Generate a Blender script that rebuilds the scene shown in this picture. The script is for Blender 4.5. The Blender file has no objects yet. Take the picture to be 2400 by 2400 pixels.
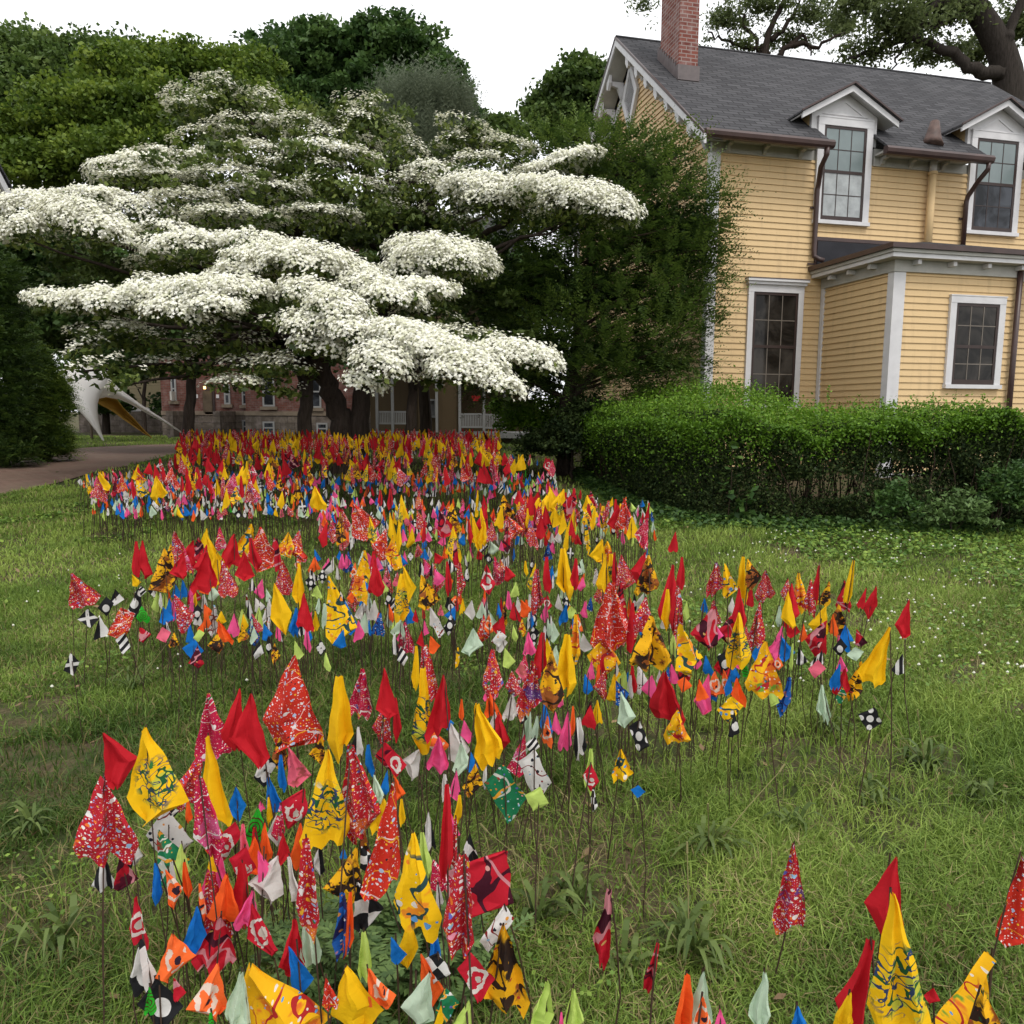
import bpy, math, random
import numpy as np
from mathutils import Vector, Matrix
random.seed(7)
rng = np.random.default_rng(11)
S = bpy.context.scene
COL = S.collection

# ------------------------------------------------------------------ camera, sky, sun, exposure
EYE = np.array([0.0, 0.0, 1.6]); FPX = 1800.0; PITCH = math.radians(7.4); ROLL = math.radians(-0.2)
FW = np.array([0, math.cos(PITCH), -math.sin(PITCH)]); RT0 = np.array([1.0, 0, 0]); DN0 = np.cross(FW, RT0)
CX = RT0*math.cos(ROLL) + DN0*math.sin(ROLL); CY = -RT0*math.sin(ROLL) + DN0*math.cos(ROLL)
cd = bpy.data.cameras.new('camera'); cam = bpy.data.objects.new('camera', cd); COL.objects.link(cam)
cd.sensor_width = 36.0; cd.lens = FPX/2400*36.0; cd.clip_start = 0.05; cd.clip_end = 2000
M = Matrix(((CX[0], -CY[0], -FW[0]), (CX[1], -CY[1], -FW[1]), (CX[2], -CY[2], -FW[2]))).to_4x4()
cam.matrix_world = Matrix.Translation(Vector(EYE)) @ M
S.camera = cam
W = bpy.data.worlds.new("World"); S.world = W; W.use_nodes = True
wn = W.node_tree.nodes; wl = W.node_tree.links
bg = wn['Background']
sky = wn.new('ShaderNodeTexSky'); sky.sky_type = 'NISHITA'; sky.sun_disc = False
SUN_EL, SUN_AZ = math.radians(58), math.radians(150)       # azimuth clockwise from +Y
sky.sun_elevation = SUN_EL; sky.sun_rotation = SUN_AZ
sky.air_density = 1.0; sky.dust_density = 3.0; sky.ozone_density = 1.0
hs = wn.new('ShaderNodeHueSaturation'); hs.inputs['Saturation'].default_value = 0.08
mixw = wn.new('ShaderNodeMix'); mixw.data_type = 'RGBA'; mixw.inputs[0].default_value = 0.8
mixw.inputs[7].default_value = (11.0, 11.15, 11.4, 1)       # even overcast cloud over the clear sky
wl.new(sky.outputs[0], hs.inputs['Color']); wl.new(hs.outputs[0], mixw.inputs[6]); wl.new(mixw.outputs[2], bg.inputs[0])
bg.inputs[1].default_value = 0.1
sd = bpy.data.lights.new('sun', 'SUN'); sd.energy = 1.1; sd.angle = math.radians(16); sd.color = (1, .95, .88)
sun = bpy.data.objects.new('sun', sd); COL.objects.link(sun)
dirv = Vector((math.sin(SUN_AZ)*math.cos(SUN_EL), math.cos(SUN_AZ)*math.cos(SUN_EL), math.sin(SUN_EL)))
sun.rotation_euler = dirv.to_track_quat('Z', 'Y').to_euler()
S.view_settings.view_transform = 'Standard'; S.view_settings.look = 'None'
S.view_settings.exposure = 0.55; S.view_settings.gamma = 1.0

# ------------------------------------------------------------------ survey of the place: photograph point -> place in the garden
def ground(Y):
    return np.clip((np.asarray(Y, float)-5)*0.055, 0, 0.495)
K = 2400/1932.0
def ray(x, y):                                             # x, y on the 1932 px view of the photograph
    d = CX*(x*K-1200)/FPX + CY*(y*K-1200)/FPX + FW
    return d/d[1]
def at(x, y, Y):                                           # the point seen at x, y lying Y metres ahead
    return EYE + ray(x, y)*Y
def on_ground(x, y, h=0.0):
    d = ray(x, y); Y = 0.6
    while Y < 80:
        if 1.6 + d[2]*Y <= float(ground(Y)) + h: break
        Y += 0.01
    return EYE + d*Y
def px(n, Y): return n*K/FPX*Y                             # n view pixels as metres at distance Y
def to_px(P):
    P = np.atleast_2d(P) - EYE
    f = P@FW
    return np.stack([(P@CX/f*FPX+1200)/K, (P@CY/f*FPX+1200)/K], 1)

# ------------------------------------------------------------------ object helpers
def tag(o, label=None, cat=None, group=None, kind=None):
    if label: o['label'] = label
    if cat: o['category'] = cat
    if group: o['group'] = group
    if kind: o['kind'] = kind
    return o
def empty(name, loc=(0, 0, 0), rz=0.0, label=None, cat=None, group=None):
    o = bpy.data.objects.new(name, None); COL.objects.link(o)
    o.location = loc; o.rotation_euler = (0, 0, rz); o.empty_display_size = 0.1
    return tag(o, label, cat, group)
def add(name, me, parent=None, kind=None):
    o = bpy.data.objects.new(name, me); COL.objects.link(o)
    if parent is not None: o.parent = parent
    if kind: o['kind'] = kind
    return o
def raw_mesh(name, V, nper, idx, mats, var=None, mi=None, uvs=None, smooth=False):
    """V (n,3); nper = loops per face (int or array); idx = flat loop vertex indices."""
    me = bpy.data.meshes.new(name)
    V = np.asarray(V, np.float32); idx = np.asarray(idx, np.int32).ravel()
    me.vertices.add(len(V)); me.vertices.foreach_set('co', V.ravel())
    me.loops.add(len(idx)); me.loops.foreach_set('vertex_index', idx)
    if np.isscalar(nper): tot = np.full(len(idx)//nper, nper, np.int32)
    else: tot = np.asarray(nper, np.int32)
    me.polygons.add(len(tot))
    st = np.concatenate([[0], np.cumsum(tot)[:-1]]).astype(np.int32)
    me.polygons.foreach_set('loop_start', st); me.polygons.foreach_set('loop_total', tot)
    for m in (mats if isinstance(mats, (list, tuple)) else [mats]): me.materials.append(m)
    if mi is not None: me.polygons.foreach_set('material_index', np.asarray(mi, np.int32))
    me.polygons.foreach_set('use_smooth', np.full(len(tot), smooth, bool))
    if var is not None:
        a = me.attributes.new('var', 'FLOAT', 'FACE'); a.data.foreach_set('value', np.asarray(var, np.float32))
    if uvs:
        for nm, uv in uvs.items():
            l = me.uv_layers.new(name=nm); l.data.foreach_set('uv', np.asarray(uv, np.float32)[idx].ravel())
    me.update(calc_edges=True)
    return me

class MB:
    """collects boxes, prisms and tubes into one mesh; build() unwraps every face in metres."""
    def __init__(s): s.v = []; s.f = []
    def poly(s, pts):
        n = len(s.v); s.v += [tuple(map(float, p)) for p in pts]; s.f.append(list(range(n, n+len(pts)))); return s
    def hexa(s, p):                                         # 8 points: bottom ring 0-3 ccw seen from above, top ring 4-7
        n = len(s.v); s.v += [tuple(map(float, q)) for q in p]
        for f in ((3, 2, 1, 0), (4, 5, 6, 7), (0, 1, 5, 4), (1, 2, 6, 5), (2, 3, 7, 6), (3, 0, 4, 7)): s.f.append([n+i for i in f])
        return s
    def box(s, x0, x1, y0, y1, z0, z1):
        return s.hexa([(x0, y0, z0), (x1, y0, z0), (x1, y1, z0), (x0, y1, z0), (x0, y0, z1), (x1, y0, z1), (x1, y1, z1), (x0, y1, z1)])
    def prism(s, pts, off):                                 # polygon pts pushed along vector off
        n = len(s.v); k = len(pts); o = np.asarray(off, float)
        s.v += [tuple(map(float, p)) for p in pts] + [tuple(np.asarray(p, float)+o) for p in pts]
        s.f.append([n+i for i in range(k)][::-1]); s.f.append([n+k+i for i in range(k)])
        for i in range(k): j = (i+1) % k; s.f.append([n+i, n+j, n+k+j, n+k+i])
        return s
    def tube(s, pts, rad, k=6, cap=True):
        P = [np.asarray(p, float) for p in pts]; R = rad if hasattr(rad, '__len__') else [rad]*len(P)
        n = len(s.v); a = None
        for i, p in enumerate(P):
            t = P[min(i+1, len(P)-1)] - P[max(i-1, 0)]; t /= np.linalg.norm(t)+1e-9
            if a is None: a = np.cross(t, (0.3, 0.9, 0.1) if abs(t[2]) > .5 else (0, 0, 1))
            a = a - t*(a@t); a /= np.linalg.norm(a)+1e-9; b = np.cross(t, a)
            for q in range(k):
                w = 2*math.pi*q/k; s.v.append(tuple(p + R[i]*(a*math.cos(w)+b*math.sin(w))))
        for i in range(len(P)-1):
            for q in range(k):
                r = (q+1) % k; s.f.append([n+i*k+q, n+i*k+r, n+i*k+k+r, n+i*k+k+q])
        if cap: s.f.append([n+q for q in range(k)][::-1]); s.f.append([n+(len(P)-1)*k+q for q in range(k)])
        return s
    def build(s, name, mat, parent=None, smooth=False, kind=None):
        me = bpy.data.meshes.new(name); me.from_pydata(s.v, [], s.f); me.materials.append(mat)
        uv = me.uv_layers.new(name='UVMap')
        for p in me.polygons:
            nrm = p.normal; t = Vector((-nrm.y, nrm.x, 0))
            if t.length < .05: t = Vector((1, 0, 0))
            t.normalize(); b = nrm.cross(t)
            for li in p.loop_indices:
                c = me.vertices[me.loops[li].vertex_index].co; uv.data[li].uv = (c.dot(t), c.dot(b))
            p.use_smooth = smooth
        return add(name, me, parent, kind)

# ------------------------------------------------------------------ materials
class NT:
    def __init__(s, name):
        s.m = bpy.data.materials.new(name); s.m.use_nodes = True; s.t = s.m.node_tree
        s.n = s.t.nodes; s.l = s.t.links; s.b = s.n['Principled BSDF']; s.o = s.n['Material Output']
    def new(s, ty, **kw):
        x = s.n.new(ty)
        for k, v in kw.items(): setattr(x, k, v)
        return x
    def put(s, sock, v):
        if hasattr(v, 'is_linked') or hasattr(v, 'links'): s.l.new(v, sock)
        elif isinstance(v, (tuple, list)) and len(v) == 3 and sock.type == 'RGBA': sock.default_value = (*v, 1)
        else: sock.default_value = v
    def math(s, op, a, b=0.0, c=0.0, clamp=False):
        x = s.new('ShaderNodeMath', operation=op, use_clamp=clamp)
        for i, q in enumerate((a, b, c)): s.put(x.inputs[i], q)
        return x.outputs[0]
    def mix(s, f, a, b):
        x = s.new('ShaderNodeMix', data_type='RGBA'); s.put(x.inputs[0], f); s.put(x.inputs[6], a); s.put(x.inputs[7], b)
        return x.outputs[2]
    def noise(s, vec, scale, detail=3.0, rough=.55, dist=0.0):
        x = s.new('ShaderNodeTexNoise'); s.put(x.inputs['Vector'], vec)
        x.inputs['Scale'].default_value = scale; x.inputs['Detail'].default_value = detail
        x.inputs['Roughness'].default_value = rough; x.inputs['Distortion'].default_value = dist
        return x.outputs['Fac']
    def ramp(s, f, stops, const=False):
        x = s.new('ShaderNodeValToRGB'); s.put(x.inputs[0], f); r = x.color_ramp
        if const: r.interpolation = 'CONSTANT'
        while len(r.elements) < len(stops): r.elements.new(1.0)
        for e, (p, c) in zip(r.elements, stops): e.position = p; e.color = (*c, 1)
        return x.outputs[0]
    def step(s, f, lo, hi):                                 # smooth 0..1 between lo and hi
        x = s.new('ShaderNodeMapRange'); s.put(x.inputs[0], f); x.inputs[1].default_value = lo; x.inputs[2].default_value = hi
        return x.outputs[0]
    def uv(s, name='UVMap'): return s.new('ShaderNodeUVMap', uv_map=name).outputs[0]
    def obj(s): return s.new('ShaderNodeTexCoord').outputs['Object']
    def geo(s): return s.new('ShaderNodeNewGeometry').outputs['Position']
    def attr(s, n): return s.new('ShaderNodeAttribute', attribute_name=n).outputs['Fac']
    def bump(s, h, strength=.3, dist=.01):
        x = s.new('ShaderNodeBump'); s.put(x.inputs['Height'], h); x.inputs['Strength'].default_value = strength
        x.inputs['Distance'].default_value = dist; s.l.new(x.outputs[0], s.b.inputs['Normal'])
    def done(s, col, rough=.7, spec=.3, metal=0.0):
        s.put(s.b.inputs['Base Color'], col); s.put(s.b.inputs['Roughness'], rough)
        s.b.inputs['Specular IOR Level'].default_value = spec; s.b.inputs['Metallic'].default_value = metal
        return s.m
    def trans(s, col, amt):                                 # thin leaf or cloth: some light passes through
        tr = s.new('ShaderNodeBsdfTranslucent'); s.put(tr.inputs[0], col)
        mx = s.new('ShaderNodeMixShader'); mx.inputs[0].default_value = amt
        s.l.new(s.b.outputs[0], mx.inputs[1]); s.l.new(tr.outputs[0], mx.inputs[2]); s.l.new(mx.outputs[0], s.o.inputs[0])

def plain(name, c, rough=.7, spec=.3, var=.15, scale=3.0, bump=0.0, metal=0.0):
    t = NT(name); n = t.noise(t.obj(), scale, 5)
    col = t.ramp(n, [(.25, tuple(x*(1-var) for x in c)), (.75, tuple(min(1, x*(1+var)) for x in c))])
    if bump: t.bump(t.noise(t.obj(), scale*8, 4), bump)
    return t.done(col, rough, spec, metal)
def leafmat(name, stops, tr=.25, rough=.55, big=None, spec=.25):
    t = NT(name); f = t.attr('var')
    if big: f = t.math('ADD', f, t.math('MULTIPLY', t.math('SUBTRACT', t.noise(t.geo(), big[0], 3), .5), big[1]), clamp=True)
    c = t.ramp(f, stops); t.done(c, rough, spec); t.trans(c, tr)
    return t.m

def clapboard(name, c):
    t = NT(name); p = t.obj()
    n = t.noise(p, 1.3, 5); f = t.noise(p, 14, 4)
    col = t.mix(t.math('MULTIPLY', n, .5), tuple(x*1.06 for x in c), tuple(x*.9 for x in c))
    col = t.mix(t.step(f, .62, .8), col, tuple(x*.82 for x in c))
    mp = t.new('ShaderNodeMapping'); t.put(mp.inputs[0], p); mp.inputs['Scale'].default_value = (5, 5, .5); st = t.noise(mp.outputs[0], 1.6, 5, .6)
    col = t.mix(t.math('MULTIPLY', t.step(st, .52, .74), .40), col, (c[0]*.62, c[1]*.60, c[2]*.62))
    t.bump(t.noise(p, 60, 3), .12, .004)
    return t.done(col, .6, .3)
def stained_clapboard(name, c):                             # slightly paler gable with grey mildew blots
    t = NT(name); p = t.obj(); n = t.noise(p, 2.2, 5, .65)
    col = t.mix(t.step(n, .5, .75), c, (c[0]*.92, c[1]*.9, c[2]*.98))
    n2 = t.noise(p, 3.4, 6, .7)
    col = t.mix(t.step(n2, .6, .72), col, (.42, .33, .24))
    return t.done(col, .65, .25)
def shingles(name):
    t = NT(name); u = t.uv()
    b = t.new('ShaderNodeTexBrick'); t.put(b.inputs['Vector'], u)
    b.offset = .5; b.inputs['Scale'].default_value = 1; b.inputs['Brick Width'].default_value = .33; b.inputs['Row Height'].default_value = .14
    b.inputs['Mortar Size'].default_value = .014; b.inputs['Mortar Smooth'].default_value = .2
    b.inputs['Color1'].default_value = (.034, .034, .038, 1); b.inputs['Color2'].default_value = (.082, .081, .086, 1); b.inputs['Mortar'].default_value = (.007, .007, .008, 1)
    g = t.noise(u, 90, 2); w = t.noise(u, .7, 4)
    col = t.mix(t.math('MULTIPLY', g, .28), b.outputs[0], (.10, .10, .105)); col = t.mix(t.math('MULTIPLY', w, .3), col, (.05, .047, .047))
    t.bump(t.math('ADD', b.outputs['Fac'], t.math('MULTIPLY', g, -.3)), -.8, .02)
    return t.done(col, .9, .15)
def brick(name, c1, c2, mortar, w=.21, h=.072, ms=.011, wash=0.0):
    t = NT(name); u = t.uv()
    b = t.new('ShaderNodeTexBrick'); t.put(b.inputs['Vector'], u); b.inputs['Scale'].default_value = 1
    b.inputs['Brick Width'].default_value = w; b.inputs['Row Height'].default_value = h; b.inputs['Mortar Size'].default_value = ms
    b.inputs['Color1'].default_value = (*c1, 1); b.inputs['Color2'].default_value = (*c2, 1); b.inputs['Mortar'].default_value = (*mortar, 1)
    n = t.noise(u, 4, 5)
    col = t.mix(t.math('MULTIPLY', t.step(n, .45, .75), wash), b.outputs[0], (.5, .42, .4))
    t.bump(b.outputs['Fac'], -.6, .01)
    return t.done(col, .85, .2)
def bark(name, c):
    t = NT(name); p = t.obj(); m = t.new('ShaderNodeMapping'); t.put(m.inputs[0], p); m.inputs['Scale'].default_value = (9, 9, 1.6)
    n = t.noise(m.outputs[0], 2.2, 6, .65)
    col = t.ramp(n, [(.3, tuple(x*.45 for x in c)), (.65, c)]); t.bump(n, .9, .03)
    return t.done(col, .95, .1)
def glass(name, c):
    t = NT(name); n = t.step(t.noise(t.obj(), 1.1, 4, .6, 1.2), .42, .62)  # mottled tones in the pane colour imitate reflections
    m = t.done(t.mix(n, tuple(x*.6 for x in c), tuple(x*3.2 for x in c)), .05, .2); return m

MT = dict(
    yellow=clapboard('yellow_paint', (.63, .45, .235)), gable_yellow=stained_clapboard('pale_yellow_paint', (.66, .48, .27)),
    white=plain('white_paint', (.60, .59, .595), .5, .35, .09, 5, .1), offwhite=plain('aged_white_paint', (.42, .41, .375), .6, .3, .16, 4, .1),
    brown=plain('brown_metal', (.055, .030, .026), .4, .45, .3, 4), sash=plain('brown_sash', (.035, .020, .017), .45, .4, .2, 5),
    roof=shingles('roof_shingles'), membrane=plain('dark_membrane', (.022, .022, .027), .75, .3, .4, 3, .2),
    chim=brick('chimney_brick', (.135, .040, .032), (.215, .070, .052), (.27, .21, .19), .21, .075, .010, .35),
    lead=plain('lead_flashing', (.115, .092, .09), .5, .5, .25, 6), copper=plain('rusty_copper', (.085, .05, .04), .6, .4, .5, 9),
    muntin=plain('muntin_paint', (.17, .145, .12), .5, .3), glass=glass('window_glass', (.016, .014, .012)), glass_b=glass('blue_window_glass', (.020, .022, .026)),
    blind_u=plain('grey_blind', (.17, .21, .21), .25, .6, .15, 3), blind_l=plain('pale_blind', (.34, .36, .36), .25, .6, .3, 5),
    bark=bark('dark_bark', (.055, .042, .034)), bark_b=bark('grey_brown_bark', (.048, .040, .034)),
    twig=plain('twig', (.05, .035, .025), .9, .1), wire=plain('rusty_wire', (.050, .028, .018), .6, .4, .3, 30),
)
# ------------------------------------------------------------------ ground, path
def lawn_material():
    t = NT('lawn_soil'); p = t.geo()
    a = t.noise(p, .55, 4); b = t.noise(p, 6, 5); c = t.noise(p, 40, 4)
    g = t.ramp(b, [(.3, (.030, .042, .014)), (.55, (.060, .070, .026)), (.75, (.10, .10, .042))])
    d = t.ramp(c, [(.3, (.045, .034, .02)), (.7, (.13, .10, .058))])
    col = t.mix(t.step(t.math('ADD', t.math('MULTIPLY', a, .5), t.math('MULTIPLY', b, .5)), .42, .56), g, d)
    t.bump(c, .6, .03)
    return t.done(col, .95, .1)
def path_material():
    t = NT('path_brick'); p = t.geo()
    b = t.new('ShaderNodeTexBrick'); t.put(b.inputs['Vector'], p); b.inputs['Scale'].default_value = 1
    b.inputs['Brick Width'].default_value = .2; b.inputs['Row Height'].default_value = .1; b.inputs['Mortar Size'].default_value = .008
    b.inputs['Color1'].default_value = (.155, .090, .070, 1); b.inputs['Color2'].default_value = (.205, .128, .10, 1); b.inputs['Mortar'].default_value = (.085, .062, .048, 1)
    n = t.noise(p, .8, 6); n2 = t.noise(p, 9, 5)
    col = t.mix(t.step(n, .4, .8), b.outputs[0], (.15, .112, .080)); col = t.mix(t.step(n2, .55, .75), col, (.16, .125, .095))
    t.bump(t.math('ADD', b.outputs['Fac'], n2), -.4, .01)
    return t.done(col, .9, .2)
xs = np.array([-400, -120, -60, -30, -15, -8, -4, 0, 4, 8, 15, 30, 60, 120, 400.]); ys = np.array([-60, -5, 0, 2, 5, 8, 11, 14, 20, 30, 50, 100, 600.])
V = [(x, y, float(ground(y))) for y in ys for x in xs]
F = [(j*len(xs)+i, j*len(xs)+i+1, (j+1)*len(xs)+i+1, (j+1)*len(xs)+i) for j in range(len(ys)-1) for i in range(len(xs)-1)]
add('lawn', raw_mesh('lawn', V, 4, np.array(F), lawn_material()), None, 'structure')

PATH_LOW = [(-18, 6.5), (-10, 9.4), (-7.6, 11.0), (-7.45, 12.6), (-7.7, 15.2), (-8.2, 17.6), (-9.2, 22.0), (-8.5, 24.0), (-6, 25.0)]
PATH_UP = [(-24, 9.5), (-15.5, 13.0), (-11.6, 16.6), (-11.8, 18.6), (-12.4, 21.0), (-12.8, 23.0), (-11.8, 25.2), (-9.0, 26.6), (-6, 27.0)]
def path_mesh():
    L = []; n = 40
    def interp(P, t):
        P = np.array(P, float); s = t*(len(P)-1); i = min(int(s), len(P)-2); return P[i]*(1-s+i)+P[i+1]*(s-i)
    V = []; F = []
    for i in range(n+1):
        a, b = interp(PATH_LOW, i/n), interp(PATH_UP, i/n)
        for k in range(9):
            q = a*(1-k/8)+b*k/8; V.append((q[0], q[1], float(ground(q[1]))+.014))
    for i in range(n):
        for k in range(8): F.append((i*9+k, (i+1)*9+k, (i+1)*9+k+1, i*9+k+1))
    return raw_mesh('path', V, 4, np.array(F), path_material())
add('path', path_mesh(), None, 'structure')
PATH_POLY = np.array(PATH_LOW + PATH_UP[::-1])
def inside(P, poly):
    x, y = P[:, 0], P[:, 1]; r = np.zeros(len(P), bool); n = len(poly); j = n-1
    for i in range(n):
        xi, yi, xj, yj = *poly[i], *poly[j]
        c = ((yi > y) != (yj > y)) & (x < (xj-xi)*(y-yi)/(yj-yi+1e-12)+xi); r ^= c; j = i
    return r

# ------------------------------------------------------------------ the yellow clapboard house
YAW = math.radians(13.6)
HO = (3.7096, 15.0, 0.0)
house = empty('yellow_house', HO, YAW, 'yellow clapboard house with grey shingle roof, white trim and brick chimney behind the hedge', 'house')
EV, EZ, SL, RV = -.5, 6.62, .782, 3.9                        # eave v, eave z, roof slope, ridge v
def rz(v): return EZ + SL*(v-EV)
U1 = 9.5
def siding(mb, u0, u1, vf, z0, z1, lip=.025, h=.114):
    z = z0
    while z < z1-.01:
        t = min(z+h, z1)
        mb.poly([(u0, vf-lip, z), (u1, vf-lip, z), (u1, vf-.004, t), (u0, vf-.004, t)])
        mb.poly([(u0, vf, z), (u1, vf, z), (u1, vf-lip, z), (u0, vf-lip, z)])
        z += h
    return mb
def siding_side(mb, v0f, v1f, uf, z0, z1, lip=.03, h=.114, sgn=-1):   # wall facing -u; v range may depend on z
    z = z0
    while z < z1-.01:
        t = min(z+h, z1); a0, b0, a1, b1 = v0f(z), v1f(z), v0f(t), v1f(t)
        if b0 > a0:
            b1 = max(b1, a1)
            mb.poly([(uf+sgn*lip, b0, z), (uf+sgn*lip, a0, z), (uf+sgn*.004, a1, t), (uf+sgn*.004, b1, t)])
            mb.poly([(uf, b0, z), (uf, a0, z), (uf+sgn*lip, a0, z), (uf+sgn*lip, b0, z)])
        z += h
    return mb
siding(MB(), .13, U1, 0, .55, 6.42).build('front_wall', MT['yellow'], house)
def rake_in(z): return (z-EZ)/SL+EV+.33
siding_side(MB(), lambda z: .12 if z < 6.5 else max(.12, rake_in(z)), lambda z: 7.68 if z < 6.5 else min(7.68, 2*RV-rake_in(z)), 0, .55, 9.72).build('gable_wall', MT['gable_yellow'], house)
MB().box(.02, U1, .01, 7.78, .1, 6.6).build('wall_core', MT['offwhite'], house)
g = MB(); g.prism([(.03, .02, 6.6), (.03, 7.78, 6.6), (.03, RV, 6.6+SL*3.85)], (.1, 0, 0)); g.build('attic_wall', MT['offwhite'], house)
MB().box(-.036, .14, -.036, .14, .4, 6.42).build('corner_board', MT['white'], house); MB().box(-.036, .12, 7.66, 7.82, .4, 6.42).build('corner_board', MT['white'], house)
MB().box(-.01, U1, -.006, 7.8, .1, .55).build('foundation', MT['lead'], house)
# frieze, soffit, brackets
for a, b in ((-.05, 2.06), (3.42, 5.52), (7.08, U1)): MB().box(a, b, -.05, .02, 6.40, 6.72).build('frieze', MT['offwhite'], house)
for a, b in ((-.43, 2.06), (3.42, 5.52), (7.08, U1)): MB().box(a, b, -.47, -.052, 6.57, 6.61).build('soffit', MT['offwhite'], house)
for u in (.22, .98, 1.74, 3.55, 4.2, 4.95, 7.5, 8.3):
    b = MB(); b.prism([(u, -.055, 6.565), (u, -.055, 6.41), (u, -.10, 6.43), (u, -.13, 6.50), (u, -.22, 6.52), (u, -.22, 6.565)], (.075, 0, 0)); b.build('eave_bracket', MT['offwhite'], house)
# roof: slabs with thickness
def slab(mb, u0, u1, v0, v1, th=.05):
    a, b = rz(v0), rz(v1)
    return mb.hexa([(u0, v0, a-th), (u1, v0, a-th), (u1, v1, b-th), (u0, v1, b-th), (u0, v0, a), (u1, v0, a), (u1, v1, b), (u0, v1, b)])
r = MB(); slab(r, -.48, U1+.3, .02, RV)
for a, b in ((-.48, 2.12), (3.38, 5.66), (7.0, U1+.3)): slab(r, a, b, EV, .02)
rb = rz(RV); vb = 2*RV-EV
r.hexa([(-.48, RV, rb-.05), (U1+.3, RV, rb-.05), (U1+.3, vb, EZ-.05), (-.48, vb, EZ-.05), (-.48, RV, rb), (U1+.3, RV, rb), (U1+.3, vb, EZ), (-.48, vb, EZ)])
roof = r.build('roof', MT['roof'], house)
MB().tube([(-.49, RV, rb+.0), (U1+.3, RV, rb+.0)], .035, 6).build('ridge_cap', MT['roof'], roof)
for a, b in ((-.46, 2.14), (3.26, 5.70), (7.02, U1)):
    gp = [(a, -.50, 6.60), (a, -.60, 6.60), (a, -.635, 6.55), (a, -.62, 6.49), (a, -.585, 6.455), (a, -.50, 6.455)]
    MB().prism(gp, (b-a, 0, 0)).build('gutter', MT['brown'], house)
# gable rake boards, soffit, drops and brackets
def rake(v0, v1, lo, hi, u0, u1):                            # strip below the roof line between offsets lo..hi, both slopes
    m = MB()
    for sgn in (1, -1):
        f = lambda v: v if sgn > 0 else 2*RV-v
        P = [(u0, f(v0), rz(v0)-lo), (u0, f(v1), rz(v1)-lo), (u0, f(v1), rz(v1)-hi), (u0, f(v0), rz(v0)-hi)]
        m.prism(P if sgn > 0 else P[::-1], (u1-u0, 0, 0))
    return m
rake(-.62, RV, .052, .20, -.50, -.46).build('rake_board', MT['white'], house)
rake(.1, RV, .40, .62, -.055, -.032).build('gable_trim', MT['white'], house)
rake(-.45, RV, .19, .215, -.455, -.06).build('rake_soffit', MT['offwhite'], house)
rake(-.60, RV, -.004, .05, -.515, -.482).build('roof_edge', MT['brown'], house)
for k in range(7):
    v = .05+k*.53
    for sgn in (1, -1):
        f = lambda q: q if sgn > 0 else 2*RV-q
        d = MB(); P = [(-.445, f(v), rz(v)-.20), (-.445, f(v+.17), rz(v+.17)-.20), (-.445, f(v+.17), rz(v+.17)-.38), (-.445, f(v+.06), rz(v+.06)-.44), (-.445, f(v), rz(v)-.36)]
        d.prism(P, (.07, 0, 0)); d.build('rake_bracket', MT['white'], house)
        e = MB(); P = [(-.36, f(v+.03), rz(v+.03)-.23), (-.06, f(v+.03), rz(v+.03)-.23), (-.06, f(v+.03), rz(v+.03)-.62), (-.12, f(v+.03), rz(v+.03)-.55), (-.2, f(v+.03), rz(v+.03)-.36), (-.36, f(v+.03), rz(v+.03)-.32)]
        e.prism(P, (0, .1*sgn, 0)); e.build('gable_bracket', MT['white'], house)
# diamond louvre vent
def diamond(hw, hh, u0, u1, vc=4.0, zc=8.86): return [(u0, vc+hw, zc), (u0, vc, zc+hh), (u0, vc-hw, zc), (u0, vc, zc-hh)]
m = MB(); O = diamond(.46, .78, -.10, 0); I = diamond(.30, .54, -.10, 0)
for i in range(4):
    j = (i+1) % 4; m.prism([O[i], O[j], I[j], I[i]], (.07, 0, 0))
vent = m.build('gable_vent', MT['white'], house)
m = MB()
for k in range(-12, 13):
    z = k*.042; w = .30*(1-abs(z)/.54)
    if w > .03: m.hexa([(-.075, 4-w, 8.86+z-.012), (-.03, 4-w, 8.86+z+.006), (-.03, 4+w, 8.86+z+.006), (-.075, 4+w, 8.86+z-.012), (-.075, 4-w, 8.86+z+.0), (-.03, 4-w, 8.86+z+.018), (-.03, 4+w, 8.86+z+.018), (-.075, 4+w, 8.86+z+.0)])
m.build('louvre', MT['white'], vent)
MB().prism(diamond(.31, .55, -.033, 0), (.012, 0, 0)).build('vent_backing', MT['membrane'], vent)
# chimney
ch = MB().box(.05, .47, 1.70, 2.62, 8.0, 12.6).build('chimney', MT['chim'], house)
MB().box(.02, .50, 1.66, 1.70, 8.33, 8.62).box(.02, .50, 1.655, 1.69, 8.18, 8.31).build('flashing', MT['lead'], ch)
m = MB()
for k in range(9):
    v = 1.70+k*.115; m.box(.028, .05, v, v+.11, rz(v)-.02, rz(v)+.30)
m.build('step_flashing', MT['lead'], ch)

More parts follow.
